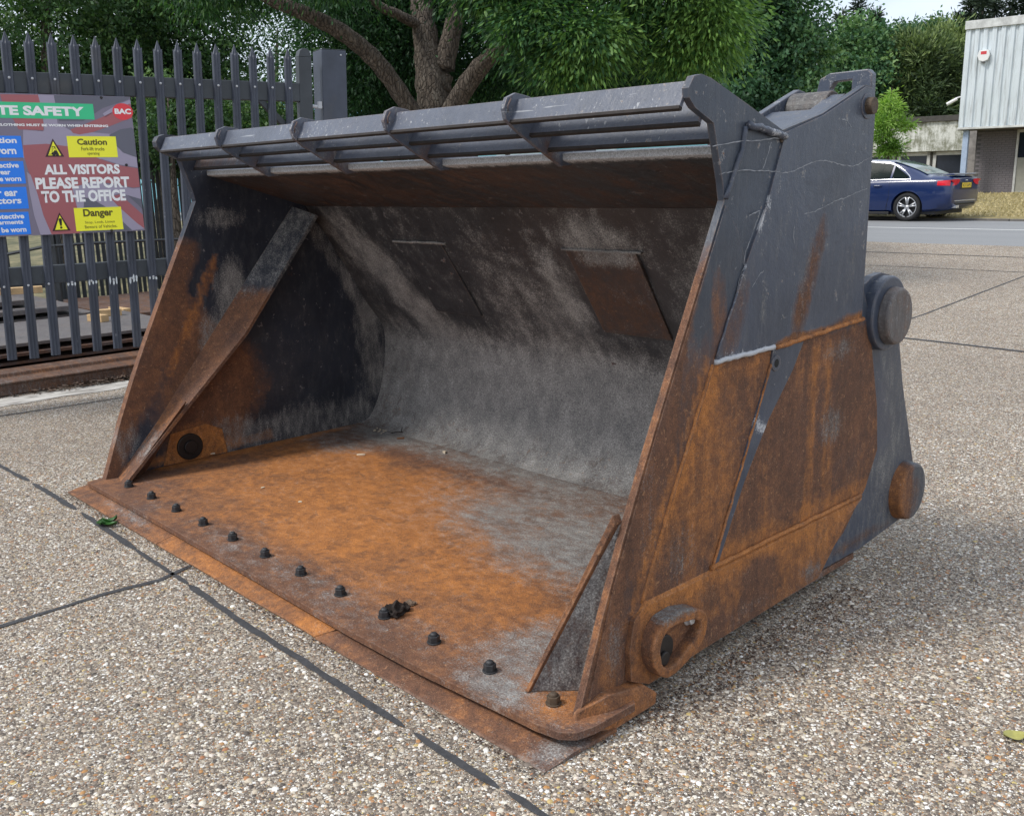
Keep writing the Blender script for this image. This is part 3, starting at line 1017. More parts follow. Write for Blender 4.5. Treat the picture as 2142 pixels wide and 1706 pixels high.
def ear_w(x, y, z):
    r = blob(y, z, 2.42, .25, .12, .2, .55) + blob(y, z, 2.0, .12, .4, .05, .6) + blob(y, z, 2.16, .95, .015, .2, .4)
    return r, r * .3, .30 + blob(y, z, 2.2, .5, .2, .5, .28) - band(y, z, (1.85, 1.15), (2.12, .55), .07, .6), x * 0 - .1


spart('hinge_ear', prism(EAR, XYZ['x'], XR - .0495, XR - .018), S_UP, B, ear_w, (1, 2), .045, .006)
bo1 = spart('pin_boss', cylm((XR - .03, 2.035, 1.075), (1, 0, 0), .150, .055, 48), S_UP, B, worn(.1), None, bevel=.008)
spart('pin_cap', cylm((XR + .02, 2.045, 1.065), (1, 0, 0), .118, .045, 44, .112), steel('steel_cap', (9, 9, .6), paint=(.10, .09, .09)), B, worn(.35, .1, .35, .1), None, bevel=.010)
spart('pin_cap', cylm((XR - .03, 2.375, .245), (1, 0, 0), .135, .065, 44, .126), S_SIDE, B, lambda x, y, z: (ss(y, 2.42, 2.30) * .9 + .1, ss(y, 2.36, 2.28) * .5, ss(y, 2.32, 2.42) * .6, x * 0), None, bevel=.012)

# top pin
spart('pin_collar', cylm((XR + .005, 1.768, 1.860), (1, 0, 0), .046, .006, 32), S_UP, B, worn(.1), bevel=.003)
spart('hinge_pin', cylm((XR + .006, 1.770, 1.860), (1, 0, 0), .030, .030, 28), S_NUTR, B, None, bevel=.004, label='rust-topped hinge pin end')
box('shim', XR - .03, XR + .006, 1.192, 1.212, 1.725, 1.760, S_NUTR, B, .002)

# top box behind the side plate: sloping cover, inner cheek, boss, lifting eye
cov = [(1.195, 1.752), (1.46, 1.812), (1.56, 1.848), (1.56, 1.835), (1.46, 1.798), (1.20, 1.738)]
spart('cover_plate', prism(cov, XYZ['x'], 3.33, XR - .045), S_UP, B, worn(0, 0, .25, .15), (0, 1), .06, .002)
chk = [(1.20, 1.70), (1.20, 1.768), (1.46, 1.828), (1.70, 1.918), (1.755, 1.937), (1.80, 1.93), (1.835, 1.86), (1.84, 1.42)]
spart('inner_cheek', prism(chk, XYZ['x'], 3.30, 3.33), S_UP, B, worn(.1, 0, .2, .2), None, bevel=.004)
spart('pivot_boss', join(cylm((3.33, 1.72, 1.845), (1, 0, 0), .075, .16, 32)), steel('steel_boss', paint=(.055, .052, .052)), B, worn(.3, 0, .4), None, bevel=.006)
spart('cover_plate', prism([(1.56, 1.845), (1.70, 1.904), (1.70, 1.890), (1.56, 1.831)], XYZ['x'], XR - .11, XR - .045), S_UP, B, worn(0, 0, .25, .15), None, bevel=.002)
eye = [(3.375, 1.85), (3.375, 1.93), (3.385, 1.972), (3.425, 1.990), (3.575, 1.992), (3.592, 1.975), (3.594, 1.85)]
hole = [(3.43, 1.87), (3.43, 1.935), (3.445, 1.957), (3.515, 1.960), (3.515, 1.87)]


def plate_with_hole(outer, inner, fn, a0, a1):
    """outer and inner both open below: a hoop"""
    o_, i_ = outer, inner[::-1]
    return prism(o_ + i_, fn, a0, a1)


spart('lifting_eye', plate_with_hole(eye, hole, XYZ['y'], 1.80, 1.835), S_UP, B, worn(0, 0, .1, .15), None, bevel=.004)
# back cross tube closing the rear between the cheeks and stiffeners behind the wall (not seen from the front)
spart('cross_tube', prism([(1.60, 1.50), (1.64, 1.53), (1.80, 1.50), (1.90, 1.30), (2.0, .95), (1.97, .95), (1.86, 1.28), (1.76, 1.44)], XYZ['x'], XL + .06, XR - .06), S_UP, B, worn(.2, 0, .2), None, bevel=.004)
for x in (.9, 1.5, 2.1, 2.7):
    spart('rear_rib', prism([(1.98, .95), (2.16, .70), (2.20, .45), (2.12, .20), (1.95, .03), (1.93, .07), (2.08, .25), (2.14, .5), (2.10, .72), (1.95, .97)], XYZ['x'], x, x + .04), S_UP, B, worn(.5, 0, .2), None, bevel=.003)

# foot block and lifting ring at the front right corner
FT = [(.17, .030), (.19, .085), (.30, .115), (.46, .085), (.50, .05), (.495, .012), (.30, .010)]
V, F = prism(FT, XYZ['x'], XR - .01, XR + .062)
V = [(v[0] - (.045 if (v[0] > XR + .03 and v[1] < .22) else 0) - (.02 if (v[0] > XR + .03 and v[2] > .08) else 0), v[1], v[2]) for v in V]
spart('corner_shoe', (V, F), S_FLOOR, B, worn(1.1, .45, .0), None, bevel=.012)


def rounded(pts, r, seg=7):
    out = []
    n_ = len(pts)
    for i in range(n_):
        p0, p1, p2 = [Vector(pts[(i + k) % n_]) for k in (-1, 0, 1)]
        a, b = (p0 - p1).normalized(), (p2 - p1).normalized()
        half = math.acos(max(-1, min(1, a.dot(b)))) / 2
        d = r[i] / math.tan(half)
        c = p1 + (a + b).normalized() * (r[i] / math.sin(half))
        s0, s1 = p1 + a * d - c, p1 + b * d - c
        a0, a1 = math.atan2(s0.y, s0.x), math.atan2(s1.y, s1.x)
        while a1 - a0 > math.pi:
            a1 -= 2 * math.pi
        while a1 - a0 < -math.pi:
            a1 += 2 * math.pi
        for k in range(seg + 1):
            t_ = a0 + (a1 - a0) * k / seg
            out.append((c.x + r[i] * math.cos(t_), c.y + r[i] * math.sin(t_)))
    return out


OUT = [(.467, .199), (.478, .232), (.500, .264), (.537, .286), (.614, .290), (.700, .270), (.748, .240), (.763, .201), (.745, .150), (.70, .120), (.646, .098), (.590, .082), (.545, .082), (.505, .105), (.480, .145)]
INN = [(.505, .190), (.515, .225), (.545, .250), (.60, .250), (.690, .235), (.722, .215), (.724, .192), (.700, .172), (.64, .140), (.590, .118), (.550, .112), (.520, .135)]


def polar(poly, c, n=40):
    out = []
    for k in range(n):
        a_ = 2 * math.pi * k / n
        dx, dy = math.cos(a_), math.sin(a_)
        best = .05
        for (p, q) in zip(poly, poly[1:] + poly[:1]):
            ex, ey = q[0] - p[0], q[1] - p[1]
            den = dx * ey - dy * ex
            if abs(den) > 1e-9:
                t_ = ((p[0] - c[0]) * ey - (p[1] - c[1]) * ex) / den
                u_ = ((p[0] - c[0]) * dy - (p[1] - c[1]) * dx) / den
                if t_ > 0 and -1e-6 <= u_ <= 1 + 1e-6:
                    best = t_
        out.append((c[0] + dx * best, c[1] + dy * best))
    return out


outer, inner_ = polar(OUT, (.60, .185)), polar(INN, (.60, .185))
n = len(outer)
V = [(XR + .01, p[0], p[1]) for p in outer] + [(XR + .070, p[0], p[1]) for p in outer] + [(XR + .070, p[0], p[1]) for p in inner_] + [(XR + .025, p[0], p[1]) for p in inner_]
F = []
for i in range(n):
    j = (i + 1) % n
    F += [(i, j, n + j, n + i), (n + i, n + j, 2 * n + j, 2 * n + i), (2 * n + i, 2 * n + j, 3 * n + j, 3 * n + i)]
F.append(tuple(range(n)))
me = mesh('pin_guard', V, F)
set_wear(me, lambda x, y, z: (x * 0 + .9, ss(x, XR + .05, XR + .07) * .5 + x * 0, blob(y, z, .62, .30, .2, .04, .8), x * 0 - .1))
guard = link('pin_guard', me, S_SIDE, B, .007)
spart('guard_plate', prism(inner_, XYZ['x'], XR + .010, XR + .030), S_SIDE, B, worn(1.1, .25), None, bevel=.002)
spart('pin_end', join(cylm((XR + .02, .560, .165), (1, 0, 0), .050, .022, 28), cylm((XR + .04, .555, .140), (1, 0, 0), .024, .012, 20)), simple('black_grease', (.012, .010, .010), .45, .3, 30), B, None, bevel=.004)
spart('bolt_head', join(prism([(.700 + .017 * math.cos(k * math.pi / 3), .222 + .017 * math.sin(k * math.pi / 3)) for k in range(6)], XYZ['x'], XR + .03, XR + .05),
                        cylm((XR + .028, .700, .222), (1, 0, 0), .023, .006, 20)), simple('zinc_plated', (.62, .64, .66), .35, .1, 20, metal=.6), B, None, bevel=.002)

# ------------------------------------------------------------------ small things lying about
M_LEAF = simple('fresh_leaf', (.035, .12, .022), .45, .35, 30)
M_YLEAF = simple('yellow_leaf', (.34, .32, .09), .6, .25, 30)


def leafmesh(name, c, L, Wd, yaw, curl, mat):
    V, F = [], []
    m_ = 8
    cs, sn = math.cos(yaw), math.sin(yaw)
    for i in range(m_ + 1):
        s_ = i / m_
        w = Wd * math.sin(math.pi * min(.999, s_ ** .8)) * .5 + .001
        for k in (-1, 0, 1):
            lx, ly = (s_ - .5) * L, k * w
            lz = curl * (abs(k) * .6 + 4 * (s_ - .5) ** 2 * .5) + .004
            V.append((c[0] + lx * cs - ly * sn, c[1] + lx * sn + ly * cs, c[2] + lz))
    for i in range(m_):
        for k in range(2):
            F.append((i * 3 + k, i * 3 + k + 1, i * 3 + k + 4, i * 3 + k + 3))
    return link(name, mesh(name, V, F), mat, smooth=True)


lf = thing('leaf_sprig', 'green leaves lying on the paving against the blade edge, left', 'leaf', (.65, -.05, 0))
for (dx, dy, L, w, yw, cu) in ((-.02, -.02, .085, .05, 2.6, .018), (.035, -.005, .08, .045, .7, .022), (.0, .015, .07, .035, 1.6, .03)):
    l_ = leafmesh('leaf', (.66 + dx, -.045 + dy, .004), L, w, yw, cu, M_LEAF)
    l_.parent = lf
    l_.matrix_parent_inverse = PM[lf.name].inverted()
tag(leafmesh('fallen_leaf', (4.51, 1.09, 0), .075, .05, .9, .012, M_YLEAF), 'single pale yellow leaf on the paving at the right edge', 'leaf')


def lump(name, c, r, mat, seed, flat=.7):
    bm = bmesh.new()
    bmesh.ops.create_icosphere(bm, subdivisions=3, radius=1)
    rs = np.random.default_rng(seed)
    ph = rs.uniform(0, 6, 9)
    for v in bm.verts:
        p = v.co
        k = 1 + .25 * math.sin(p.x * 5 + ph[0]) * math.sin(p.y * 4 + ph[1]) + .2 * math.sin(p.z * 9 + ph[2] + p.x * 7) + .12 * math.sin(p.y * 17 + ph[3]) * math.sin(p.x * 15) + rs.uniform(-.06, .06)
        v.co = Vector((p.x * k * r[0] + c[0], p.y * k * r[1] + c[1], max(0, (p.z + .5) * k) * r[2] * flat + c[2]))
    me = D.meshes.new(name)
    bm.to_mesh(me)
    bm.free()
    return link(name, me, mat)


M_DIRT = simple('dark_dirt', (.022, .014, .010), .9, .5, 90, bump=.8)
M_DIRT2 = simple('dry_dirt', (.16, .11, .075), .95, .4, 90, bump=.8)
tag(lump('dirt_clod', (2.635, .245, .066), (.034, .030, .042), M_DIRT, 3), 'dark crumbly clod of dirt touching the nut', 'dirt')
tag(lump('dirt_clod', (2.625, .295, .066), (.022, .020, .024), M_DIRT, 4), 'smaller dark crumb of dirt just behind the big clod', 'dirt')
tag(lump('dirt_clod', (2.60, .345, .066), (.022, .014, .012), M_DIRT2, 5), 'dry pale brown crumb, farthest back of the three by the nut', 'dirt')
M_CHIP = simple('pale_wood', (.62, .52, .38), .8, .15, 40)
M_CHIPD = simple('brown_bark', (.20, .085, .035), .85, .3, 40)


def chip(name, c, L, w, h, yaw, mat, label, cat='wood chip'):
    V, F = prism([(-L / 2, -w * .1), (-L * .3, -w / 2), (L * .2, -w * .3), (L / 2, 0), (L * .1, w * .4), (-L * .4, w / 2)], XYZ['z'], 0, h)
    cs, sn = math.cos(yaw), math.sin(yaw)
    V = [(c[0] + x * cs - y * sn, c[1] + x * sn + y * cs, c[2] + z * (1 + .8 * x / L)) for x, y, z in V]
    return tag(link(name, mesh(name, V, F), mat, bevel=.001), label, cat)


chip('wood_chip', (.763, 1.412, .066), .055, .02, .008, .6, M_CHIP, 'pale splinter on the orange floor, nearer the left side')
chip('wood_chip', (1.095, 1.778, .066), .05, .022, .010, -.6, M_CHIP, 'pale splinter at the foot of the back wall')
chip('bark_piece', (.645, 1.796, .066), .05, .016, .009, .7, M_CHIPD, 'small red brown bark strip on the grey floor')
chip('wood_chip', (1.241, .703, .066), .026, .018, .004, .2, M_CHIP, 'tiny pale fleck in the middle of the floor')
chip('wood_chip', (.887, .694, .066), .024, .012, .004, 1.2, M_CHIP, 'tiny pale fleck farther left on the floor')
chip('wood_chip', (.115, .80, .080), .030, .010, .006, .9, M_CHIP, 'pale flake against the left side plate')
tg_ = thing('twig', 'thin dark twig against the heel of the bucket', 'twig', (.52, 1.86, .07))
link('stem', mesh('stem', *tubem([(.50, 1.83, .072), (.53, 1.86, .08), (.56, 1.88, .078)], .003, 5)), M_DIRT, tg_)
link('stem', mesh('stem', *tubem([(.55, 1.875, .078), (.555, 1.88, .11)], .0025, 5)), M_DIRT, tg_)
cr_ = thing('leaf_litter_patch', 'scrap of pale dry litter on the floor near the heel', 'litter', (.36, 1.83, .066))
for i in range(14):
    V, F = boxm(-.006, .006, -.004, .004, 0, .003)
    x, y, a = .36 + random.gauss(0, .03), 1.83 + random.gauss(0, .02), random.random() * 3
    V = [(x + p[0] * math.cos(a) - p[1] * math.sin(a), y + p[0] * math.sin(a) + p[1] * math.cos(a), .067 + p[2]) for p in V]
    link('flake', mesh('flake', V, F), M_CHIP, cr_)
# dead leaves along the beam
V, F = [], []
for i in range(420):
    x, y = -2.99 + abs(random.gauss(0, .05)), random.choice((1.05, 1.35, 1.6, 1.2)) + random.gauss(0, .20)
    a, s_ = random.random() * 6.3, random.uniform(.010, .028)
    z = random.uniform(.004, .035)
    n_ = len(V)
    tl = random.uniform(-.012, .012)
    V += [(x + s_ * math.cos(a), y + s_ * math.sin(a), z + abs(tl)), (x - s_ * .5 * math.sin(a), y + s_ * .5 * math.cos(a), z), (x - s_ * math.cos(a), y - s_ * math.sin(a), z + .003), (x + s_ * .5 * math.sin(a), y - s_ * .5 * math.cos(a), z + .01)]
    F.append((n_, n_ + 1, n_ + 2, n_ + 3))
dl = link('dead_leaves', mesh('dead_leaves', V, F), simple('dead_leaf', (.075, .045, .028), .8, .6, 30))
dl['kind'] = 'stuff'
dl['label'] = 'drift of brown dead leaves along the foot of the rusty beam'
dl['category'] = 'leaves'

V, F = [], []
for i in range(2600):
    k = random.random()
    if k < .45:
        x, y = XR + .03 + abs(random.gauss(0, .09)), random.uniform(.35, 1.75)
    elif k < .75:
        x, y = random.uniform(0, 3.64), -.004 - abs(random.gauss(0, .028))
    else:
        x, y = random.uniform(3.62, 4.0), random.uniform(-.05, 2.2)
    a, s_ = random.random() * 6.3, random.uniform(.002, .007)
    n_ = len(V)
    z = random.uniform(.002, .006)
    V += [(x + s_ * math.cos(a), y + s_ * math.sin(a), z), (x - s_ * .6 * math.sin(a), y + s_ * .6 * math.cos(a), z + .001), (x - s_ * math.cos(a), y - s_ * math.sin(a), z), (x + s_ * .6 * math.sin(a), y - s_ * .6 * math.cos(a), z + .002)]
    F.append((n_, n_ + 1, n_ + 2, n_ + 3))
gr = link('rust_flakes', mesh('rust_flakes', V, F), simple('rust_flake', (.060, .032, .020), .9, .6, 40))
gr['kind'] = 'stuff'
gr['label'] = 'dark rust flakes and grit along the foot of the bucket'
gr['category'] = 'rust flakes'

# ------------------------------------------------------------------ gate, sign, posts
G0 = Vector((-2.61, .714, .356))
gx_ = Vector((math.cos(1.411), math.sin(1.411), 0))
gu_ = Vector((-.003, .043, 1)).normalized()
gn_ = gx_.cross(gu_).normalized()
gu2 = gn_.cross(gx_).normalized()
# keep the lean: shear columns
GM = Matrix(((gx_.x, gu_.x, gn_.x, G0.x), (gx_.y, gu_.y, gn_.y, G0.y), (gx_.z, gu_.z, gn_.z, G0.z), (0, 0, 0, 1)))
GMR = Matrix(((gx_.x, gu2.x, gn_.x, G0.x), (gx_.y, gu2.y, gn_.y, G0.y), (gx_.z, gu2.z, gn_.z, G0.z), (0, 0, 0, 1)))


def gp(vf, M_=GM):
    return [M_ @ Vector(v) for v in vf[0]], vf[1]


def fence_paint(name, col, chips=.5):
    t = NT(name)
    n1 = t.noise(scale=4, detail=5)
    n2 = t.noise(t.map(t.obj, (30, 30, 9)), scale=1.5, detail=5, rough=.75)
    c = t.mix(t.mr(n1, .3, .7), tuple(x * .75 for x in col), tuple(x * 1.2 for x in col))
    c = t.mix(t.math('MULTIPLY', t.mr(n2, .66, .69), chips), c, (.50, .52, .56))
    c = t.mix(t.mr(t.noise(scale=2.2, detail=6), .58, .72, 0, .35), c, (.10, .09, .08))
    return t.out(c, .5, 0, t.bump(n2, .15, .003))


M_PALE_F = fence_paint('fence_paint', (.050, .058, .080))
M_RAIL = fence_paint('rail_paint', (.040, .047, .055), .15)
M_REAR = fence_paint('rear_fence_paint', (.028, .032, .037), .1)
M_RIV = simple('rivet_zinc', (.45, .46, .48), .45, .1, 20)

gate = thing('palisade_gate', 'dark grey spiked palisade gate carrying the safety sign', 'gate', mat=Matrix.Translation(G0))


def palem(s, h0=0, h1=2.42, w=.070, tips=True):
    """W-section palisade pale with a triple spike, in gate coordinates"""
    prof = [(-w / 2, -.004), (-w / 2 + .008, .016), (-.012, .012), (0, .024), (.012, .012), (w / 2 - .008, .016), (w / 2, -.004)]
    th_ = .003
    lv = [h0, h1 - .13, h1 - .085, h1 - .07, h1]
    V, F = [], []
    n_ = len(prof)
    for li, h in enumerate(lv):
        for side in (0, 1):
            for k, (a, b) in enumerate(prof):
                sc = 1
                if tips:
                    sc = {0: 1, 1: 1, 2: 1.0, 3: .72, 4: .06}[li]
                hh_ = h
                if tips and li == 2 and k in (0, 6):
                    hh_ = h + .022
                V.append((s + a * sc, hh_, b * (sc if li > 2 else 1) - side * th_))
    for li in range(len(lv) - 1):
        for k in range(n_ - 1):
            for side in (0, 1):
                o_ = li * 2 * n_ + side * n_
                F.append((o_ + k, o_ + k + 1, o_ + 2 * n_ + k + 1, o_ + 2 * n_ + k))
        o_ = li * 2 * n_
        F += [(o_, o_ + n_, o_ + 3 * n_, o_ + 2 * n_), (o_ + n_ - 1, o_ + 2 * n_ - 1, o_ + 4 * n_ - 1, o_ + 3 * n_ - 1)]
    return V, F


def rivet(s, h, z=.024, r=.009):
    return tubem([(s, h, z - .004), (s, h, z + .003), (s, h, z + .006)], [r, r, r * .5], 10)


def glink(name, vf, mat, parent=None, bevel=0, M_=GM, smooth=False):
    return link(name, mesh(name, *gp(vf, M_)), mat, parent or gate, bevel, smooth=smooth)


NP = 15
for i in range(-9, NP):
    s = .156 * i
    p_ = glink('pale', palem(s, 0 + random.uniform(-.006, .006), 2.42 + random.uniform(-.004, .004)), M_PALE_F)
    rv = glink('rivet', join(rivet(s, 2.09), rivet(s - .012 * (i % 2), .565)), M_RIV)
for (h0, h1) in ((1.985, 2.14), (.565, .705)):
    glink('rail', join(boxm(-1.5, 2.30, h0, h1, -.075, -.010)), M_RAIL, bevel=.006)
glink('stile', boxm(2.285, 2.405, -.10, 2.36, -.085, -.005), M_RAIL, bevel=.006)
glink('stile_cap', prism([(2.285, 2.36), (2.405, 2.36), (2.39, 2.41), (2.365, 2.43), (2.325, 2.43), (2.30, 2.41)], XYZ['z'], -.085, -.005), M_RAIL, bevel=.003)
V, F = prism([(1.90, 1.99), (1.97, 1.99), (2.29, 1.69), (2.29, 1.62)], XYZ['z'], -.065, -.02)
glink('brace', (V, F), M_RAIL, bevel=.003)
glink('hinge_bar', tubem([(2.38, 1.95, -.03), (2.50, 1.945, -.03)], .016, 12), M_RIV)
# patches of white primer at the lower rail
for i, w_ in ((2, .5), (3, .8), (4, 1.3), (5, 1.25), (6, .7), (7, 1.0)):
    s = .156 * i
    parts = []
    for dx in (-.026, 0, .024):
        zz = {-.026: .0168, 0: .0252, .024: .0168}[dx]
        a_, b_ = random.uniform(.006, .009), .026 * w_ * random.uniform(.6, 1.2)
        cy2 = .55 + random.uniform(-.006, .012) * w_
        parts.append(([(s + dx + a_ * math.cos(k * .5236) * random.uniform(.75, 1.15), cy2 + b_ * math.sin(k * .5236) * random.uniform(.8, 1.15), zz) for k in range(12)], [tuple(range(12))]))
    glink('primer_patch', join(*parts), simple('white_primer', (.62, .66, .68), .6, .1, 30))

post = thing('gate_post', 'thick square dark grey post at the end of the gate', 'post', mat=Matrix.Translation(GM @ Vector((2.6, 0, 0))))
link('shaft', mesh('shaft', *gp(boxm(2.50, 2.735, -.356, 2.43, -.20, .0))), fence_paint('post_paint', (.050, .060, .085), .1), post, .008)
link('cap', mesh('cap', *gp(boxm(2.503, 2.732, 2.43, 2.437, -.197, -.003))), M_RAIL, post, .003)
link('hinge_pin', mesh('hinge_pin', *gp(tubem([(2.475, 1.93, -.02), (2.475, 1.99, -.02)], .022, 12))), M_RIV, post, .002)
link('bolt', mesh('bolt', *gp(rivet(2.68, 2.39, .004, .008))), M_RIV, post)

# sign
sign = thing('safety_sign', 'printed site safety board with green header and yellow warnings on the gate', 'sign', mat=GMR)
PM[sign.name] = Matrix.Identity(4)


def sg(name, vf, mat, bevel=0, parent=None):
    return sublink(name, mesh(name, *vf), mat, parent or sign, bevel=bevel)


def flat(pts, z):
    return [(p[0], p[1], z) for p in pts], [tuple(range(len(pts)))]


C_ = lambda n_, c, r=.42: simple('print_' + n_, c, r, .03, 3)
P_BASE, P_RED, P_LIL, P_SLATE = C_('mauve', (.20, .175, .235)), C_('dull_red', (.37, .115, .125)), C_('lilac', (.345, .305, .40)), C_('slate', (.125, .125, .16))
P_GREEN, P_BLUE, P_YEL, P_WHITE, P_BLACK, P_LOGO = C_('green', (.04, .56, .25)), C_('blue', (.02, .22, .86)), C_('yellow', (.93, .90, .04)), C_('white', (.85, .85, .85)), C_('black', (.015, .012, .01)), C_('logo_red', (.72, .045, .06))
Z0 = .052
SX0, SX1, SY0, SY1 = -1.42, .925, .940, 1.975
sg('panel', boxm(SX0, SX1, SY0, SY1, Z0 - .004, Z0), P_BASE, .001)


def sgpx(u, v):
    """surveyed sign pixels (enlarged print, 5.17 px per photo px) to board coordinates"""
    U, Vv = u / 5.169, 180 + v / 5.169
    w = CR.T @ np.array([(U - 1071) / FPX, (Vv - 853) / FPX, 1.0])
    nn = np.array(gn_)
    p0 = np.array(G0) + nn * Z0
    q = CP + w * (((p0 - CP) @ nn) / (w @ nn)) - np.array(G0)
    return (float(q @ np.array(gx_)), float(q @ np.array(gu2)))


def ribbon(pts, z, mat, name='print'):
    q = []
    for p in pts:
        s, h = sgpx(*p)
        q.append((min(SX1 - .002, max(SX0 + .002, s)), min(SY1 - .002, max(SY0 + .002, h))))
    bm = bmesh.new()
    vs = [bm.verts.new((a, b, z)) for a, b in q]
    f = bm.faces.new(vs)
    bmesh.ops.triangulate(bm, faces=[f])
    me = D.meshes.new(name)
    bm.to_mesh(me)
    bm.free()
    if sum(p.normal.z for p in me.polygons) < 0:
        me.flip_normals()
    return sublink(name, me, mat, sign)


# wavy flag print behind the lettering
ribbon([(0, 90), (410, 95), (430, 170), (470, 400), (470, 490), (200, 470), (150, 370), (60, 250), (10, 130)], Z0 + .0006, P_RED)
ribbon([(410, 95), (580, 100), (600, 180), (620, 400), (760, 480), (1200, 520), (1400, 620), (1560, 650), (1560, 880), (1300, 850), (1100, 790), (700, 800), (250, 780), (250, 470), (480, 480), (460, 300), (430, 170)], Z0 + .0006, P_LIL)
ribbon([(580, 100), (1500, 110), (1390, 145), (1110, 240), (900, 380), (640, 380), (600, 200)], Z0 + .0009, P_SLATE)
ribbon([(1110, 300), (1250, 210), (1400, 150), (1520, 170), (1520, 205), (1400, 190), (1260, 260), (1140, 340)], Z0 + .0012, P_LIL)
ribbon([(760, 470), (900, 420), (1100, 340), (1300, 240), (1400, 190), (1520, 205), (1530, 350), (1400, 350), (1200, 430), (1000, 500), (860, 525), (790, 510)], Z0 + .0012, P_RED)
ribbon([(1180, 530), (1300, 470), (1420, 450), (1530, 475), (1560, 770), (1440, 760), (1330, 720), (1260, 650)], Z0 + .0014, P_SLATE)
ribbon([(250, 640), (500, 625), (800, 660), (1080, 790), (1300, 860), (1560, 890), (1575, 1090), (1440, 1100), (1250, 1060), (1000, 1030), (780, 1100), (830, 1300), (870, 1620), (560, 1620), (450, 1350), (380, 1100), (300, 900), (260, 760)], Z0 + .0009, P_RED)
ribbon([(290, 930), (330, 960), (400, 1150), (470, 1400), (560, 1620), (440, 1620), (370, 1400), (320, 1150)], Z0 + .0012, P_LIL)
ribbon([(780, 1100), (1000, 1040), (1250, 1070), (1440, 1110), (1580, 1100), (1590, 1220), (1300, 1160), (1180, 1190), (1330, 1330), (1600, 1540), (1420, 1560), (1180, 1330), (1000, 1220), (900, 1200), (930, 1400), (870, 1440), (830, 1300)], Z0 + .0012, P_LIL)
ribbon([(1380, 1180), (1590, 1225), (1600, 1330), (1500, 1290)], Z0 + .0015, P_SLATE)
ribbon([(1180, 1200), (1300, 1170), (1430, 1290), (1600, 1390), (1608, 1540), (1480, 1480), (1300, 1320)], Z0 + .0015, P_RED)
ribbon([(910, 1210), (1000, 1225), (1180, 1330), (1430, 1560), (900, 1590), (900, 1400)], Z0 + .0014, P_SLATE)

FONT_CACHE = {}


def lettering(txt, x0, x1, y0, y1, z, mat, parent, bold=.03, name='lettering', M_=None, thick=.0008):
    cu = D.curves.new('t', 'FONT')
    cu.body = txt
    cu.offset = bold
    cu.resolution_u = 3
    o = D.objects.new('t', cu)
    COL.objects.link(o)
    dg = bpy.context.evaluated_depsgraph_get()
    me = D.meshes.new_from_object(o.evaluated_get(dg))
    D.objects.remove(o)
    n_ = len(me.vertices)
    co = np.empty(n_ * 3, np.float32)
    me.vertices.foreach_get('co', co)
    co = co.reshape(-1, 3)
    lo, hi = co.min(0), co.max(0)
    co[:, 0] = x0 + (co[:, 0] - lo[0]) / (hi[0] - lo[0]) * (x1 - x0)
    co[:, 1] = y0 + (co[:, 1] - lo[1]) / (hi[1] - lo[1]) * (y1 - y0)
    co[:, 2] = z
    me.vertices.foreach_set('co', co.ravel())
    me.materials.clear()
    if M_ is not None:
        me.transform(M_)
        return link(name, me, mat, parent)
    return sublink(name, me, mat, parent)


def two(u0, v0, u1, v1):
    """board box from two pixel corners (top-left, bottom-right)"""
    a, b = sgpx(u0, v0), sgpx(u1, v1)
    return a[0], b[0], b[1], a[1]


def quad(name, u0, v0, u1, v1, z, mat, bevel=0):
    x0, x1, y0, y1 = two(u0, v0, u1, v1)
    return sg(name, flat([(x0, y0), (x1, y0), (x1, y1), (x0, y1)], z), mat), (x0, x1, y0, y1)


zt = Z0 + .002
_, _, y_lo, y_hi = two(0, 170, 1120, 365)
sg('header_band', flat([(SX0 + .08, y_lo), (.642, y_lo), (.642, y_hi), (SX0 + .08, y_hi)], zt), P_GREEN)
tb = two(-45, 205, 915, 330)
lettering('TE SAFETY', *tb, zt + .0008, P_WHITE, sign, .046)
lettering('SI', tb[0] - .135, tb[0] - .02, tb[2], tb[3], zt + .0008, P_WHITE, sign, .04)
tb = two(-40, 403, 1170, 447)
lettering('CLOTHING MUST BE WORN WHEN ENTERING', *tb, zt, P_WHITE, sign, .046)
lettering('PROTECTIVE', tb[0] - .26, tb[0] - .02, tb[2], tb[3], zt, P_WHITE, sign, .046)
# logo disc
bx = two(1205, 185, 1447, 370)
cx_, cy_ = (bx[0] + bx[1]) / 2, (bx[2] + bx[3]) / 2
rx_, ry_ = (bx[1] - bx[0]) / 2, (bx[3] - bx[2]) / 2
sg('logo_disc', flat([(cx_ + rx_ * math.cos(a * math.pi / 20), cy_ + ry_ * math.sin(a * math.pi / 20)) for a in range(40)], zt), P_LOGO)
lettering('BAC', cx_ - rx_ * .80, cx_ + rx_ * .80, cy_ - ry_ * .30, cy_ + ry_ * .36, zt + .0008, P_WHITE, sign, .05)
# yellow plates
_, b_ = quad('warning_plate', 718, 542, 1275, 770, zt, P_YEL)
b_ = (b_[0], b_[1], b_[2], b_[3])
lettering('Caution', b_[0] + .07, b_[1] - .07, b_[2] + .092, b_[3] - .018, zt + .0008, simple('print_olive', (.10, .085, .01), .5, .03), sign, .035)
lettering('Fork-lift trucks', b_[0] + .095, b_[1] - .095, b_[2] + .050, b_[2] + .078, zt + .0008, MATS['print_olive'], sign, .01)
lettering('operating', b_[0] + .135, b_[1] - .135, b_[2] + .012, b_[2] + .040, zt + .0008, MATS['print_olive'], sign, .01)
_, d_ = quad('warning_plate', 795, 1320, 1335, 1548, zt, P_YEL)
lettering('Danger', d_[0] + .065, d_[1] - .065, d_[2] + .092, d_[3] - .010, zt + .0008, MATS['print_olive'], sign, .035)
lettering('Stop, Look, Listen', d_[0] + .07, d_[1] - .06, d_[2] + .050, d_[2] + .074, zt + .0008, MATS['print_olive'], sign, .005)
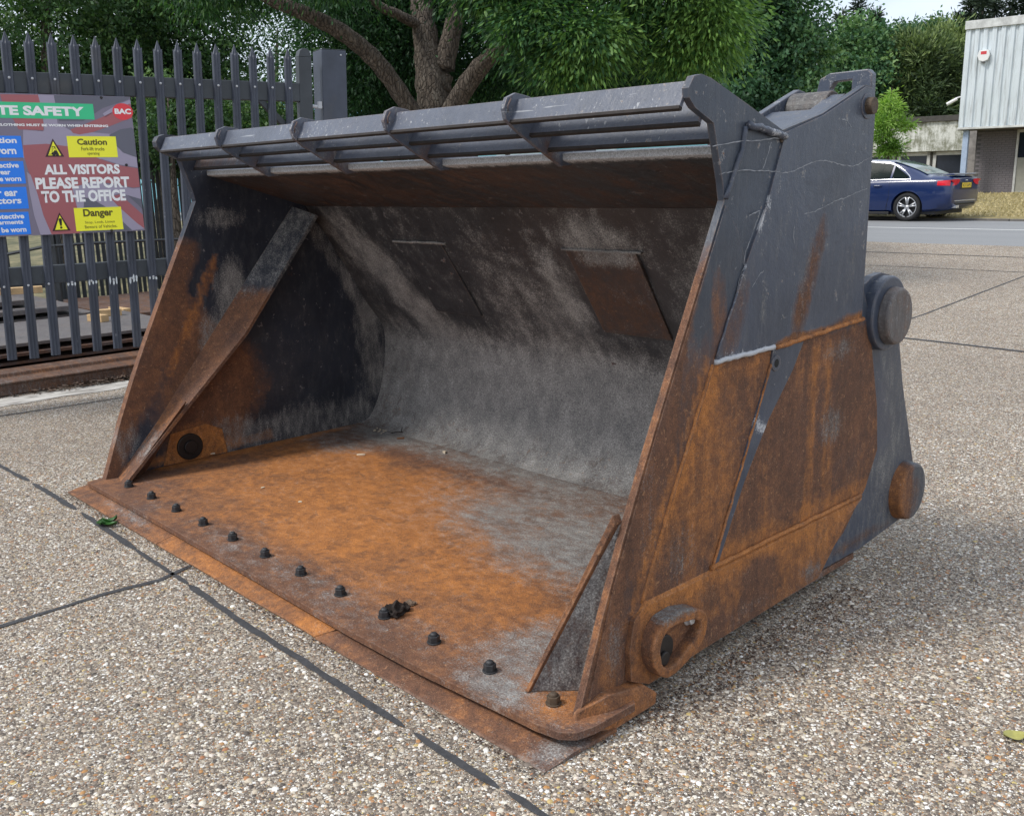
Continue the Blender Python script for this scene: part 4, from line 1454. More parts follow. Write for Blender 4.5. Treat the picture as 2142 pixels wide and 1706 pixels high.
lettering('Beware of Vehicles.', d_[0] + .065, d_[1] - .045, d_[2] + .018, d_[2] + .042, zt + .0008, MATS['print_olive'], sign, .005)
# triangles
P_BROWN = C_('brown_black', (.05, .015, .02))
for k_, (bx4, kind) in enumerate(((two(465, 568, 695, 765), 'truck'), (two(540, 1370, 765, 1562), 'bang'))):
    x0, x1, y0, y1 = bx4
    xm = (x0 + x1) / 2
    sg('warning_triangle', flat([(x0, y0), (x1, y0), (xm, y1)], zt), P_BROWN)
    i_ = .016
    sg('triangle_face', flat([(x0 + i_ * 1.3, y0 + i_ * .6), (x1 - i_ * 1.3, y0 + i_ * .6), (xm, y1 - i_ * 1.3)], zt + .0008), P_YEL)
    w_, h_ = x1 - x0, y1 - y0
    if kind == 'bang':
        sg('symbol', flat([(xm - .012, y0 + h_ * .62), (xm - .006, y0 + h_ * .27), (xm + .006, y0 + h_ * .27), (xm + .012, y0 + h_ * .62), (xm + .006, y0 + h_ * .68), (xm - .006, y0 + h_ * .68)], zt + .0016), P_BLACK)
        sg('symbol', flat([(xm + .009 * math.cos(a * .628), y0 + h_ * .18 + .009 * math.sin(a * .628)) for a in range(10)], zt + .0016), P_BLACK)
    else:
        def fr(a, b):
            return (x0 + w_ * a, y0 + h_ * b)
        parts = [flat([fr(.30, .14), fr(.66, .14), fr(.69, .24), fr(.64, .33), fr(.52, .36), fr(.42, .24), fr(.36, .20)], zt + .0016),
                 flat([fr(.22, .12), fr(.37, .12), fr(.37, .15), fr(.22, .15)], zt + .0016),
                 flat([fr(.35, .12), fr(.38, .12), fr(.44, .60), fr(.41, .60)], zt + .0016),
                 flat([fr(.42, .57), fr(.57, .57), fr(.575, .54), fr(.42, .54)], zt + .0016),
                 flat([fr(.545, .55), fr(.575, .55), fr(.64, .32), fr(.61, .32)], zt + .0016),
                 flat([fr(.47, .40), fr(.50, .40), fr(.56, .55), fr(.53, .55)], zt + .0016)]
        sg('symbol', join(*parts), P_BLACK)
        for cxx in (.46, .64):
            sg('symbol', flat([(x0 + w_ * cxx + .012 * math.cos(a * .628), y0 + h_ * .13 + .012 * math.sin(a * .628)) for a in range(10)], zt + .0018), P_BLACK)
lettering('ALL VISITORS', *two(468, 850, 1300, 950), zt, P_WHITE, sign, .046)
lettering('PLEASE REPORT', *two(375, 992, 1405, 1098), zt, P_WHITE, sign, .046)
lettering('TO THE OFFICE', *two(440, 1135, 1365, 1240), zt, P_WHITE, sign, .046)
# blue notices
for (v0, v1, u1, lines) in ((540, 775, 243, ('Head protection', 'must be worn')), (812, 1055, 268, ('Protective', 'footwear', 'must be worn')),
                            (1090, 1325, 300, ('Wear ear', 'protectors')), (1358, 1600, 325, ('Protective', 'garments', 'must be worn'))):
    b0 = sgpx(u1, v1)
    b1 = sgpx(u1 - 6, v0)
    x1, y0, y1 = (b0[0] + b1[0]) / 2, b0[1], b1[1]
    x0 = x1 - .70
    sg('notice', flat([(x0, y0), (x1, y0), (x1, y1), (x0, y1)], zt), P_BLUE)
    n_ = len(lines)
    lh = (y1 - y0) / (n_ + .35)
    for i, tx in enumerate(lines):
        yb = y1 - lh * (i + .98)
        hx = .055 if n_ == 2 else .038
        wd = len(tx) * hx * .62
        xe = x1 - (.033, .045, .03)[min(i, 2)] - (.05 if tx == 'footwear' else 0) - (.03 if tx in ('Wear ear',) else 0)
        lettering(tx, xe - wd, xe, yb, yb + hx, zt + .0008, P_WHITE, sign, .03)
for (s_, h_) in (sgpx(1095, 125), sgpx(1367, 853), sgpx(1207, 1562)):
    sg('fixing_screw', tubem([(s_, h_, Z0), (s_, h_, Z0 + .006), (s_, h_, Z0 + .008)], [.011, .010, .005], 12), P_BLACK)

# ------------------------------------------------------------------ behind the gate: rear fences, beam, stacked steel
M_BEAM = steel('steel_beam', (2, 9, 2), paint=(.05, .04, .035))


def bw(o_=.2, d=.2):
    return lambda x, y, z: (x * 0 + 1, x * 0 + o_, x * 0 + d, x * 0 - .3)


me = mesh('rusty_beam', *prism([(-3.06, .0), (-3.05, .012), (-3.075, .085), (-3.05, .098), (-3.05, .112), (-3.25, .120), (-3.27, .150), (-3.50, .155), (-3.52, .0)], lambda p, q, a: (p, a, q), -4.0, 2.60))
grid_cut(me, (1,), .15)
set_wear(me, lambda x, y, z: (x * 0 + .8, x * 0 + .12 + ss(z, .1, .12) * .1, x * 0 + .34 - ss(z, .1, .12) * .1, x * 0 - .2))
tag(link('steel_beam', me, M_BEAM, bevel=.006), 'long rusty steel beam lying on the paving under the gate', 'beam')

st = thing('steel_plate_stack', 'low stack of flat brown steel plates just behind the gate', 'steel plates', (-4.3, 0, 0))
z = .05
S_PLATE = steel('plate_steel', (2, 6, 2), paint=(.12, .105, .11), pit=.5, scratch=.2)
for i, (x0, x1, y0, y1, h) in enumerate(((-5.3, -3.58, -4, 2.5, .06), (-5.25, -3.62, -4, 2.45, .025), (-5.3, -3.60, -4, 2.55, .03), (-5.2, -3.66, -4, 2.48, .03))):
    me = mesh('plate', *boxm(x0, x1, y0, y1, z, z + h))
    set_wear(me, worn(.25 if i == 3 else .6, 0, .45 if i == 3 else .1, .0))
    link('plate', me, S_PLATE, st, .003)
    z += h + .045
ztop = z - .045
st2 = thing('steel_plate_stack', 'taller stack of weathered plates farther behind the gate', 'steel plates', (-6.6, .5, 0))
z = .10
for i, (x0, x1, y0, y1, h) in enumerate(((-7.6, -5.5, -4, 2.2, .10), (-7.6, -5.55, -4, 2.3, .06), (-7.5, -5.5, -4, 2.1, .05), (-7.6, -5.75, -4, 1.7, .05))):
    me = mesh('plate', *boxm(x0, x1, y0, y1, z, z + h))
    set_wear(me, worn(.3, 0, .45, .0))
    link('plate', me, S_PLATE, st2, .004)
    z += h + (.05 if i < 2 else .03)
st3 = thing('steel_plate_stack', 'brown plate with timber on it at the right end behind the gate', 'steel plates', (-6.2, 3.4, 0))
me = mesh('plate', *boxm(-7.6, -5.4, 2.5, 5.0, .22, .26))
set_wear(me, worn(.7, .0, .25))
link('plate', me, S_PLATE, st3, .004)
box('bearer', -7.3, -5.5, 2.7, 2.82, 0, .22, simple('old_timber', (.16, .12, .085), .9, .3, 20), st3, .005)
box('bearer', -7.3, -5.5, 4.5, 4.62, 0, .22, MATS['old_timber'], st3, .005)
M_TIM = simple('cut_timber', (.55, .37, .19), .85, .22, 14, bump=.4)
for i, (x, y, zz, L, yw, lab) in enumerate(((-4.55, 1.95, ztop, .22, .3, 'short timber offcut on the low plate stack'), (-5.5, 2.55, .262, .35, .1, 'timber batten on the right-hand brown plate'),
                                           (-5.65, 3.1, .262, .30, -.2, 'second timber batten on the right-hand brown plate, farther right'), (-4.9, 2.2, ztop, .25, 1.2, 'timber offcut at the right end of the low plate stack'),
                                           (-5.58, 1.55, .575, .45, 1.3, 'long pale batten along the taller stack'))):
    V, F = boxm(-L / 2, L / 2, -.045, .045, 0, .07)
    V = [(x + p[0] * math.cos(yw) - p[1] * math.sin(yw), y + p[0] * math.sin(yw) + p[1] * math.cos(yw), zz + p[2]) for p in V]
    tag(link('timber_batten', mesh('timber_batten', V, F), M_TIM, bevel=.004), lab, 'timber')
bar = thing('scrap_angle_bar', 'thin dark angle bar laid across the tops of the plate stacks', 'metal bar', (-6.6, 2, .8))
link('bar', mesh('bar', *tubem([(-7.35, .8, .72), (-6.9, 2.3, .98), (-6.9, 2.9, .99), (-6.8, 4.6, .97)], .018, 4)), M_REAR, bar)
link('stand', mesh('stand', *tubem([(-6.9, 2.4, 0), (-6.9, 2.4, .99)], .03, 4)), M_REAR, bar)
link('stand', mesh('stand', *tubem([(-6.82, 4.4, 0), (-6.82, 4.4, .98)], .03, 4)), M_REAR, bar)


def fence_run(label, p0, p1, pitch, h, mat, w=.07, z0=.05, rails=(.35, 1.75), gname='rear', group=None):
    p0, p1 = Vector(p0), Vector(p1)
    L = (p1 - p0).length
    e = (p1 - p0).normalized()
    root = thing('palisade_fence', label, 'fence', p0, group=group)
    nrm = Vector((e.y, -e.x, 0))
    Mf = Matrix(((e.x, 0, nrm.x, p0.x), (e.y, 0, nrm.y, p0.y), (0, 1, 0, p0.z), (0, 0, 0, 1)))
    base_me = None
    for i in range(int(L / pitch)):
        if base_me is None:
            v, f = palem(0, 0, h, w)
            base_me = mesh('pale', [(a, b, c) for a, b, c in v], f)
            base_me.materials.append(mat)
        o_ = D.objects.new('pale', base_me)
        COL.objects.link(o_)
        o_.parent = root
        o_.matrix_parent_inverse = PM[root.name].inverted()
        o_.matrix_basis = Mf @ Matrix.Translation((i * pitch, z0, 0)) 
    for r_ in rails:
        v, f = boxm(0, L, r_, r_ + .06, -.06, -.006)
        link('rail', mesh('rail', [Mf @ Vector(p) for p in v], f), mat, root, .003)
    for s_ in np.arange(0, L, 2.75):
        v, f = boxm(s_, s_ + .10, -.2, h - .1, -.16, -.06)
        link('post', mesh('post', [Mf @ Vector(p) for p in v], f), mat, root, .004)
    return root


fence_run('dark palisade fence directly behind the stacked plates, left', (-7.9, -4.2, 0), (-7.9, 2.6, 0), .30, 1.9, M_REAR, .16, rails=(.4, 1.5))
fence_run('dark finely spaced palisade fence running away behind the gate', (-7.9, 2.8, 0), (-12.4, 8.2, 0), .155, 2.35, M_REAR, .075, rails=(.45, 1.95))

# ------------------------------------------------------------------ light-blue sheds far behind
M_CYAN = NT('blue_cladding')
t = M_CYAN
n_ = t.noise(t.map(t.obj, (1, 1, .1)), scale=2, detail=5)
M_CYAN = t.out(t.mix(t.mr(n_, .3, .7), (.20, .50, .60), (.30, .62, .72)), .6)


def shed(name, label, p0, p1, h, depth, mat, roof):
    p0, p1 = Vector((p0[0], p0[1], 0)), Vector((p1[0], p1[1], 0))
    e = (p1 - p0).normalized()
    L = (p1 - p0).length
    nb = Vector((-e.y, e.x, 0))
    root = thing(name, label, 'building', p0)
    Mf = Matrix(((e.x, nb.x, 0, p0.x), (e.y, nb.y, 0, p0.y), (0, 0, 1, 0), (0, 0, 0, 1)))
    v, f = boxm(0, L, 0, depth, 0, h)
    link('wall', mesh('wall', [Mf @ Vector(p) for p in v], f), mat, root)
    v, f = boxm(-.2, L + .2, -.2, depth + .2, h, h + .25)
    link('roof', mesh('roof', [Mf @ Vector(p) for p in v], f), roof, root)
    for i in range(int(L / 5)):
        v, f = boxm(1.2 + i * 5, 4.0 + i * 5, -.04, .02, h * .62, h * .84)
        link('window', mesh('window', [Mf @ Vector(p) for p in v], f), simple('pale_glazing', (.50, .62, .66), .3, .2, 2), root, .01)
    return root


M_DROOF = simple('grey_roof', (.30, .34, .37), .7)
a0, a1 = at(330, 360, 46), at(800, 320, 58)
shed('blue_shed', 'long light blue clad shed seen past the gate post, far behind', a0, a1, 6.2, 12, M_CYAN, M_DROOF)
a0, a1 = at(1000, 340, 62), at(1480, 330, 62)
shed('blue_shed', 'light blue shed glimpsed between spill guard and bucket roof', a0, a1, 4.6, 10, M_CYAN, M_DROOF)

# ------------------------------------------------------------------ white clad building, low building
a_ = .129
BO = Vector((-8.62, 33.3, .84))
be, bn = Vector((math.cos(a_), math.sin(a_), 0)), Vector((math.sin(a_), -math.cos(a_), 0))
BM_ = Matrix(((be.x, -bn.x, 0, BO.x), (be.y, -bn.y, 0, BO.y), (0, 0, 1, BO.z), (0, 0, 0, 1)))   # local: x along front, y back, z up
bld = thing('clad_office_building', 'two-storey building with dirty white corrugated cladding over grey brick', 'building', mat=BM_.copy())
PM[bld.name] = Matrix.Identity(4)


def bl(name, vf, mat, bevel=0, parent=None, label=None):
    o_ = sublink(name, mesh(name, *vf), mat, parent or bld, bevel=bevel)
    if label:
        o_['label'] = label
    return o_


t = NT('white_cladding')
n_ = t.noise(t.map(t.obj, (6, 6, .35)), scale=2.2, detail=7, rough=.7)
n2_ = t.noise(scale=.8, detail=5)
c = t.mix(t.mr(n_, .48, .70), (.62, .68, .71), (.30, .31, .31))
c = t.mix(t.mr(n2_, .5, .7, 0, .4), c, (.45, .50, .50))
M_CLAD = t.out(c, .55)
M_TRIM = simple('white_trim', (.55, .56, .54), .6, .3, 4)
CH = 5.70                    # cladding top above the base
CB = 2.22
n_r = 56
V, F = [], []
for i in range(n_r * 4 + 1):
    ph = i % 4
    x = i * .25 / 2
    y = 0 if ph in (0, 1) else .05
    x = (i // 4) * .27 + (0, .13, .16, .24)[ph]
    V += [(x, y - .12, CB), (x, y - .12, CH - .25)]
F = [(2 * i, 2 * i + 2, 2 * i + 3, 2 * i + 1) for i in range(n_r * 4)]
bl('cladding', (V, F), M_CLAD)
bl('cladding_end', boxm(-.02, .0, -.12, 10, CB, CH - .25), M_CLAD)
bl('fascia', boxm(-.05, 15.3, -.17, -.02, CH - .27, CH), M_TRIM, .01)
bl('roof', boxm(-.02, 15.2, -.10, 12, CH - .06, CH - .01), M_DROOF)
bl('soffit', boxm(-.02, 15.2, -.14, .9, CB - .05, CB + .0), simple('dark_soffit', (.10, .09, .085), .9))
bl('drip_trim', boxm(-.05, 15.3, -.16, -.125, CB - .03, CB + .04), M_TRIM, .005)
# brick wall with real courses where they can be seen
M_BRK = simple('grey_brick', (.165, .150, .158), .9, .25, 7)
M_MORT = simple('mortar', (.10, .095, .095), .95, .15)
bl('wall', boxm(.35, 15.2, .92, 11.8, -.2, CB - .05), M_MORT)
bmesh_brick = mesh('brick', *boxm(0, .215, -.014, .02, 0, .065))
bmesh_brick.materials.append(M_BRK)
row = 0
zb = 0.02
while zb < CB - .12:
    x = .40 + (0 if row % 2 else -.1125)
    while x < 1.62:
        if x > .36:
            o_ = D.objects.new('brick', bmesh_brick)
            COL.objects.link(o_)
            o_.parent = bld
            o_.location = (x, .92 - random.random() * .006, zb)
        x += .225
    zb += .075
    row += 1
bl('column', boxm(.12, .30, .02, .20, -.05, CB - .05), simple('blue_column', (.36, .45, .60), .5, .1), .01)
M_DOORF = simple('door_frame', (.50, .50, .48), .6, .2)
M_DGLASS = simple('dark_glazing', (.012, .016, .026), .12, .2)
M_PANEL = simple('door_panel', (.27, .265, .225), .7, .1)
M_BDOOR = simple('blue_grey_door', (.24, .30, .40), .6, .15)
for (x0, x1, kind) in ((1.66, 2.72, 0), (2.74, 3.9, 1), (3.92, 5.0, 0), (5.02, 6.1, 0)):
    d_ = bl('glazed_screen', join(boxm(x0, x0 + .07, .80, .90, 0, 2.12), boxm(x1 - .07, x1, .80, .90, 0, 2.12), boxm(x0, x1, .80, .90, 2.05, 2.14), boxm(x0, x1, .80, .90, -.03, .05)), M_BDOOR if kind else M_DOORF, .004,
            label='blue grey entrance door with letter plate' if kind else None)
    bl('pane', boxm(x0 + .07, x1 - .07, .85, .87, 1.22, 2.05), M_DGLASS, parent=d_)
    bl('panel', boxm(x0 + .07, x1 - .07, .84, .87, .05, 1.21), M_PANEL, parent=d_)
    if kind:
        bl('mid_rail', boxm(x0 + .07, x1 - .07, .81, .89, .80, .98), M_BDOOR, .004, parent=d_)
        bl('letter_plate', boxm(x0 + .42, x0 + .75, .80, .81, .84, .93), M_DOORF, .003, parent=d_)
bl('lintel', boxm(1.55, 15, .78, .93, 2.14, CB - .05), simple('brown_lintel', (.17, .12, .10), .8))
bl('step', boxm(1.2, 8, .1, .9, -.16, -.02), M_KERB, .02)
# lamp, alarm, camera on the wall
al = thing('alarm_box', 'round white alarm box with red print on the white cladding', 'alarm', BM_ @ Vector((.62, -.15, 4.55)))
hexa = [(.0, -.20), (.14, -.15), (.19, 0), (.15, .17), (-.15, .17), (-.19, 0), (-.14, -.15)]
link('case', mesh('case', *(lambda vf: ([BM_ @ Vector((.62 + v[0], v[1], 4.55 + v[2])) for v in vf[0]], vf[1]))(prism(rounded(hexa, [.04] * 7, 3), XYZ['y'], -.24, -.125))), simple('alarm_white', (.75, .75, .74), .5, .05), al, .01)
link('red_print', mesh('red_print', *(lambda vf: ([BM_ @ Vector((.62 + v[0], v[1], 4.55 + v[2])) for v in vf[0]], vf[1]))(boxm(-.09, .09, -.243, -.239, .03, .13))), simple('alarm_red', (.60, .05, .06), .5, .1), al)
link('lamp_lens', mesh('lamp_lens', *(lambda vf: ([BM_ @ Vector((.62 + v[0], v[1], 4.55 + v[2])) for v in vf[0]], vf[1]))(boxm(-.06, .06, -.22, -.14, -.24, -.20))), simple('grey_lens', (.12, .12, .13), .3), al, .01)
fl = thing('flood_light', 'long grey wall lamp high on the white cladding', 'lamp', BM_ @ Vector((2.6, -.2, 4.85)))
link('housing', mesh('housing', *(lambda vf: ([BM_ @ Vector(v) for v in vf[0]], vf[1]))(prism([(2.04, 4.98), (2.10, 4.78), (2.30, 4.70), (3.2, 4.72), (3.2, 5.02), (2.08, 5.02)], lambda p, q, a: (p, a, q), -.40, -.13))), simple('lamp_grey', (.13, .14, .15), .5), fl, .02)
link('diffuser', mesh('diffuser', *(lambda vf: ([BM_ @ Vector(v) for v in vf[0]], vf[1]))(boxm(2.16, 3.15, -.41, -.395, 4.76, 4.92))), simple('lamp_lens', (.45, .44, .42), .4), fl, .01)
cc = thing('security_camera', 'small white security camera on the corner of the clad building', 'camera', BM_ @ Vector((-.1, -.1, 3.3)))
link('body', mesh('body', *(lambda vf: ([BM_ @ Vector(v) for v in vf[0]], vf[1]))(tubem([(-.42, -.25, 3.05), (-.12, -.15, 3.22)], .055, 8))), MATS['alarm_white'], cc, .01)
link('bracket', mesh('bracket', *(lambda vf: ([BM_ @ Vector(v) for v in vf[0]], vf[1]))(tubem([(-.15, -.14, 3.24), (-.02, -.10, 3.28)], .025, 6))), MATS['alarm_white'], cc)

# low building with mossy fascia left of it
low = thing('low_annexe', 'low building with mossy pale fascia and white framed windows behind the car', 'building', mat=BM_.copy())
PM[low.name] = Matrix.Identity(4)
t = NT('mossy_fascia')
n_ = t.noise(scale=2.4, detail=9, rough=.78)
n2_ = t.noise(t.map(t.obj, (4, 4, .6)), scale=2, detail=6, rough=.7)
M_MOSS = t.out(t.mix(t.mr(t.math('ADD', t.math('MULTIPLY', n_, .6), t.math('MULTIPLY', n2_, .4)), .44, .56), (.64, .65, .61), (.22, .225, .17)), .9)


def lw(name, vf, mat, bevel=0, parent=None):
    return sublink(name, mesh(name, *vf), mat, parent or low, bevel=bevel)


LY = 6.0
M_BLK = simple('concrete_block', (.26, .25, .245), .9, .3, 3)
lw('wall', boxm(-12, .35, LY + .15, LY + 6, -.2, 2.55), M_BLK)
lw('fascia', boxm(-12, -1.05, LY - .25, LY + .1, 1.62, 2.78), M_MOSS, .01)
lw('roof', boxm(-12.1, -.95, LY - .35, LY + 6.2, 2.78, 3.0), simple('felt_roof', (.07, .065, .06), .9, .2), .01)
lw('end_pier', boxm(-1.0, .33, LY - .6, LY + .2, -.2, 3.02), simple('rough_render', (.22, .205, .195), .95, .4, 4, bump=.5), .02)
for i in range(8):
    x1 = -1.15 - i * 1.42
    f_ = lw('window', join(boxm(x1 - 1.30, x1 - 1.18, LY - .05, LY + .12, .5, 1.60), boxm(x1 - .12, x1, LY - .05, LY + .12, .5, 1.60), boxm(x1 - 1.3, x1, LY - .05, LY + .12, 1.46, 1.60), boxm(x1 - 1.3, x1, LY - .05, LY + .12, .5, .62)), M_DOORF, .004)
    lw('pane', boxm(x1 - 1.2, x1 - .1, LY + .02, LY + .04, .55, 1.5), M_DGLASS, 0, f_)

# ------------------------------------------------------------------ car
t = NT('car_paint')
M_CAR = t.out((.003, .016, .080), .28, .0, None, Coat_Weight=.6, Coat_Roughness=.06)
M_CGL = simple('car_glass', (.010, .016, .015), .10, .1, Specular_IOR_Level=.02)
M_TYRE = simple('tyre_rubber', (.012, .012, .013), .8, .2)
M_RIM = simple('alloy_rim', (.55, .56, .58), .3, .1, metal=.7)
M_CBLK = simple('black_plastic', (.012, .012, .014), .5, .1)
M_CHR = simple('chrome_trim', (.75, .76, .78), .2, .05, metal=.6)
CX, CY, CZ = -3.86, 21.08, .5      # tail end at x=CX, near side at y=CY; nose towards -x
car = thing('parked_car', 'dark blue saloon car parked at the far kerb of the road', 'car', (CX - 2.3, CY + .9, CZ))
HW = .91
# stations from the tail: dist, half width low, half width mid, z low, z bumper, z belt, half width roof, z roof
ST = [(0.00, .70, .76, .36, .55, .86, .62, .97), (.03, .77, .81, .33, .55, .92, .67, 1.00), (.12, .83, .86, .27, .55, .95, .70, 1.035), (.40, .89, .90, .22, .55, .955, .72, 1.045), (.62, .90, .905, .20, .55, .955, .70, 1.075),
      (.90, .90, .91, .19, .55, .955, .655, 1.20), (1.25, .90, .91, .19, .55, .950, .62, 1.33), (1.60, .90, .91, .19, .55, .945, .60, 1.43), (2.1, .90, .91, .19, .55, .935, .60, 1.465), (2.6, .90, .91, .19, .55, .925, .60, 1.455),
      (2.95, .90, .91, .19, .55, .92, .61, 1.36), (3.3, .90, .905, .19, .55, .915, .64, 1.20), (3.62, .90, .90, .19, .55, .91, .70, 1.03), (3.95, .89, .89, .19, .54, .87, .72, .92), (4.35, .85, .86, .21, .52, .78, .66, .83), (4.6, .74, .76, .25, .5, .68, .58, .72), (4.7, .58, .60, .32, .48, .60, .5, .62)]
ss_ = []
for a, b in zip(ST[:-1], ST[1:]):
    for k in range(3):
        ss_.append([a[j] + (b[j] - a[j]) * k / 3 for j in range(8)])
ss_.append(list(ST[-1]))
V, F = [], []


def ring(s):
    d, wl_, wm, zl, zm, zb, wr, zr = s
    pts = [(0, zl), (wl_ * .85, zl), (wl_ * .98, zl + .07), (wm, zm - .12), (wm * 1.0, zm + .08), (wm * .985, zb - .06), (wm * .955, zb), (wm * .93, zb + .02 if zr - zb > .06 else zb + .01),
           ((wr + wm * .9) / 2, (zb + zr) / 2 + .01), (wr, zr - .04 if zr - zb > .1 else zr - .01), (wr * .75, zr - .008), (0, zr)]
    return pts


R_ = [ring(s) for s in ss_]
K = len(R_[0])
for s, r_ in zip(ss_, R_):
    for (w, z) in r_:
        V.append((CX - s[0], CY + HW - w, CZ + z))
    for (w, z) in r_[-2:0:-1]:
        V.append((CX - s[0], CY + HW + w, CZ + z))
n = 2 * K - 2
for i in range(len(ss_) - 1):
    for j in range(n):
        F.append((i * n + j, i * n + (j + 1) % n, (i + 1) * n + (j + 1) % n, (i + 1) * n + j))
F += [tuple(range(n)), tuple(range((len(ss_) - 1) * n, len(ss_) * n))]
body = link('body', mesh('body', V, F), M_CAR, car)
WX = [CX - .99, CX - .99 - 2.81]
for x in WX:
    for sgn in (0, 1):
        cu_ = mesh('c', *tubem([(x, CY - .1 if sgn == 0 else CY + 1.92, CZ + .33), (x, CY + .30 if sgn == 0 else CY + 1.52, CZ + .33)], .375, 40))
        co_ = D.objects.new('c', cu_)
        COL.objects.link(co_)
        md = body.modifiers.new('b', 'BOOLEAN')
        md.object = co_
        md.operation = 'DIFFERENCE'
        dg = bpy.context.evaluated_depsgraph_get()
        nm = D.meshes.new_from_object(body.evaluated_get(dg))
        body.modifiers.clear()
        body.data = nm
        D.objects.remove(co_)
body.data.polygons.foreach_set('use_smooth', [True] * len(body.data.polygons))
es = body.modifiers.new('e', 'EDGE_SPLIT')
es.split_angle = rad(38)
link('underbody', mesh('underbody', *boxm(CX - 4.3, CX - .35, CY + .12, CY + 1.70, CZ + .16, CZ + .5)), M_CBLK, car)
for x in WX:
    link('wheel_well', mesh('wheel_well', *boxm(x - .36, x + .36, CY + .28, CY + 1.54, CZ + .2, CZ + .66)), M_CBLK, car)


def surf(d, tpos):
    """point on the glasshouse side: d from tail, tpos 0 belt .. 1 roof"""
    s = None
    for a, b in zip(ss_[:-1], ss_[1:]):
        if a[0] <= d <= b[0]:
            k = (d - a[0]) / (b[0] - a[0])
            s = [a[j] + (b[j] - a[j]) * k for j in range(8)]
            break
    r_ = ring(s)
    p = [r_[7], r_[8], r_[9]]
    tt = tpos * 2
    i = min(1, int(tt))
    k = tt - i
    return (CX - d, CY + HW - (p[i][0] + (p[i + 1][0] - p[i][0]) * k), CZ + p[i][1] + (p[i + 1][1] - p[i][1]) * k)


def glass(name, d0, d1, lo, hi0, hi1, mat=M_CGL, off=.006, n_=10):
    V, F = [], []
    for i in range(n_ + 1):
        d = d0 + (d1 - d0) * i / n_
        top = hi0 + (hi1 - hi0) * (i / n_)
        for j in range(4):
            p = surf(d, lo + (top - lo) * j / 3)
            V.append((p[0], p[1] - off, p[2] + off * .4))
    F = [(i * 4 + j, i * 4 + j + 1, i * 4 + 4 + j + 1, i * 4 + 4 + j) for i in range(n_) for j in range(3)]
    return link(name, mesh(name, V, F), mat, car, smooth=True)


glass('quarter_window', 1.02, 1.42, .08, .25, .86)
glass('side_window', 1.47, 2.28, .06, .88, .93)
glass('side_window', 2.33, 3.25, .06, .93, .45)
# chrome line round the windows
pth = [surf(d, .02) for d in np.linspace(.95, 3.45, 18)]
link('window_trim', mesh('window_trim', *tubem([(p[0], p[1] - .008, p[2]) for p in pth], .010, 6)), M_CHR, car)
pth = [surf(d, t_) for d, t_ in ((.95, .05), (1.02, .32), (1.15, .62), (1.30, .83), (1.45, .93), (1.8, .97), (2.3, .98), (2.8, .95), (3.1, .7))]
link('window_trim', mesh('window_trim', *tubem([(p[0], p[1] - .008, p[2]) for p in pth], .009, 6)), M_CHR, car)
# rear window follows the slope
V = []
for i in range(9):
    d = .66 + (1.52 - .66) * i / 8
    for a, b in zip(ss_[:-1], ss_[1:]):
        if a[0] <= d <= b[0]:
            k = (d - a[0]) / (b[0] - a[0])
            s = [a[j] + (b[j] - a[j]) * k for j in range(8)]
            break
    for w in (-1, -.5, 0, .5, 1):
        ww = abs(w) * s[6] * .90
        zz = s[7] + .006 - (.010 * abs(w))
        V.append((CX - d, CY + HW + (ww if w > 0 else -ww), CZ + zz))
F = [(i * 5 + j, i * 5 + j + 1, i * 5 + 6 + j, i * 5 + 5 + j) for i in range(8) for j in range(4)]
link('rear_window', mesh('rear_window', V, F), simple('rear_glass', (.10, .14, .13), .06, .1), car, smooth=True)
link('boot_spoiler', mesh('boot_spoiler', *prism([(.02, 1.05), (.00, 1.075), (.06, 1.09), (.28, 1.07), (.28, 1.045)], lambda p, q, a: (CX - p, a, CZ + q), CY + .24, CY + 1.58)), M_CAR, car, .01)
# rear face
link('rear_panel', mesh('rear_panel', *prism([(.32, .35), (.27, .46), (1.55, .46), (1.50, .35)], lambda p, q, a: (a, CY + p, CZ + q), CX - .16, CX + .012)), M_CBLK, car, .05)
link('bumper_strip', mesh('bumper_strip', *boxm(CX + .004, CX + .014, CY + .30, CY + 1.52, CZ + .46, CZ + .475)), M_CHR, car, .004)
M_TL = simple('tail_light_red', (.62, .015, .03), .15, .15, 6)
def bodypt(d, z, off):
    """point on the near body side at distance d from the tail and height z, pushed out by off"""
    for a, b in zip(ss_[:-1], ss_[1:]):
        if a[0] <= d <= b[0]:
            k = (d - a[0]) / (b[0] - a[0])
            q_ = ring([a[j] + (b[j] - a[j]) * k for j in range(8)])
            for (w0, z0), (w1, z1) in zip(q_[1:9], q_[2:10]):
                if z0 <= z <= z1:
                    return HW - (w0 + (w1 - w0) * (z - z0) / (z1 - z0 + 1e-9)) - off
    return 0


for sgn in (0, 1):
    V, F = [], []
    for i in range(8):
        d = .31 * (1 - i / 7)
        lo_, hi_ = .815 + .01 * (1 - i / 7), .945 - .02 * (1 - i / 7)
        for z in (lo_, (lo_ + hi_) / 2, hi_):
            y = bodypt(d, z, .008)
            V.append((CX - d, CY + (y if sgn == 0 else 2 * HW - y), CZ + z))
    for k, (yy, lo_, hi_) in enumerate(((.20, .815, .955), (.34, .83, .96), (.46, .87, .955), (.52, .91, .945))):
        for z in (lo_, (lo_ + hi_) / 2, hi_):
            V.append((CX + .008, CY + (yy if sgn == 0 else 2 * HW - yy), CZ + z))
    F = [(i * 3 + j, i * 3 + j + 1, i * 3 + j + 4, i * 3 + j + 3) for i in range(11) for j in range(2)]
    link('tail_light', mesh('tail_light', V, F), M_TL, car, smooth=True)
link('number_plate', mesh('number_plate', *boxm(CX + .008, CX + .018, CY + .66, CY + 1.18, CZ + .76, CZ + .87)), simple('plate_yellow', (.85, .60, .05), .5, .05), car, .003)
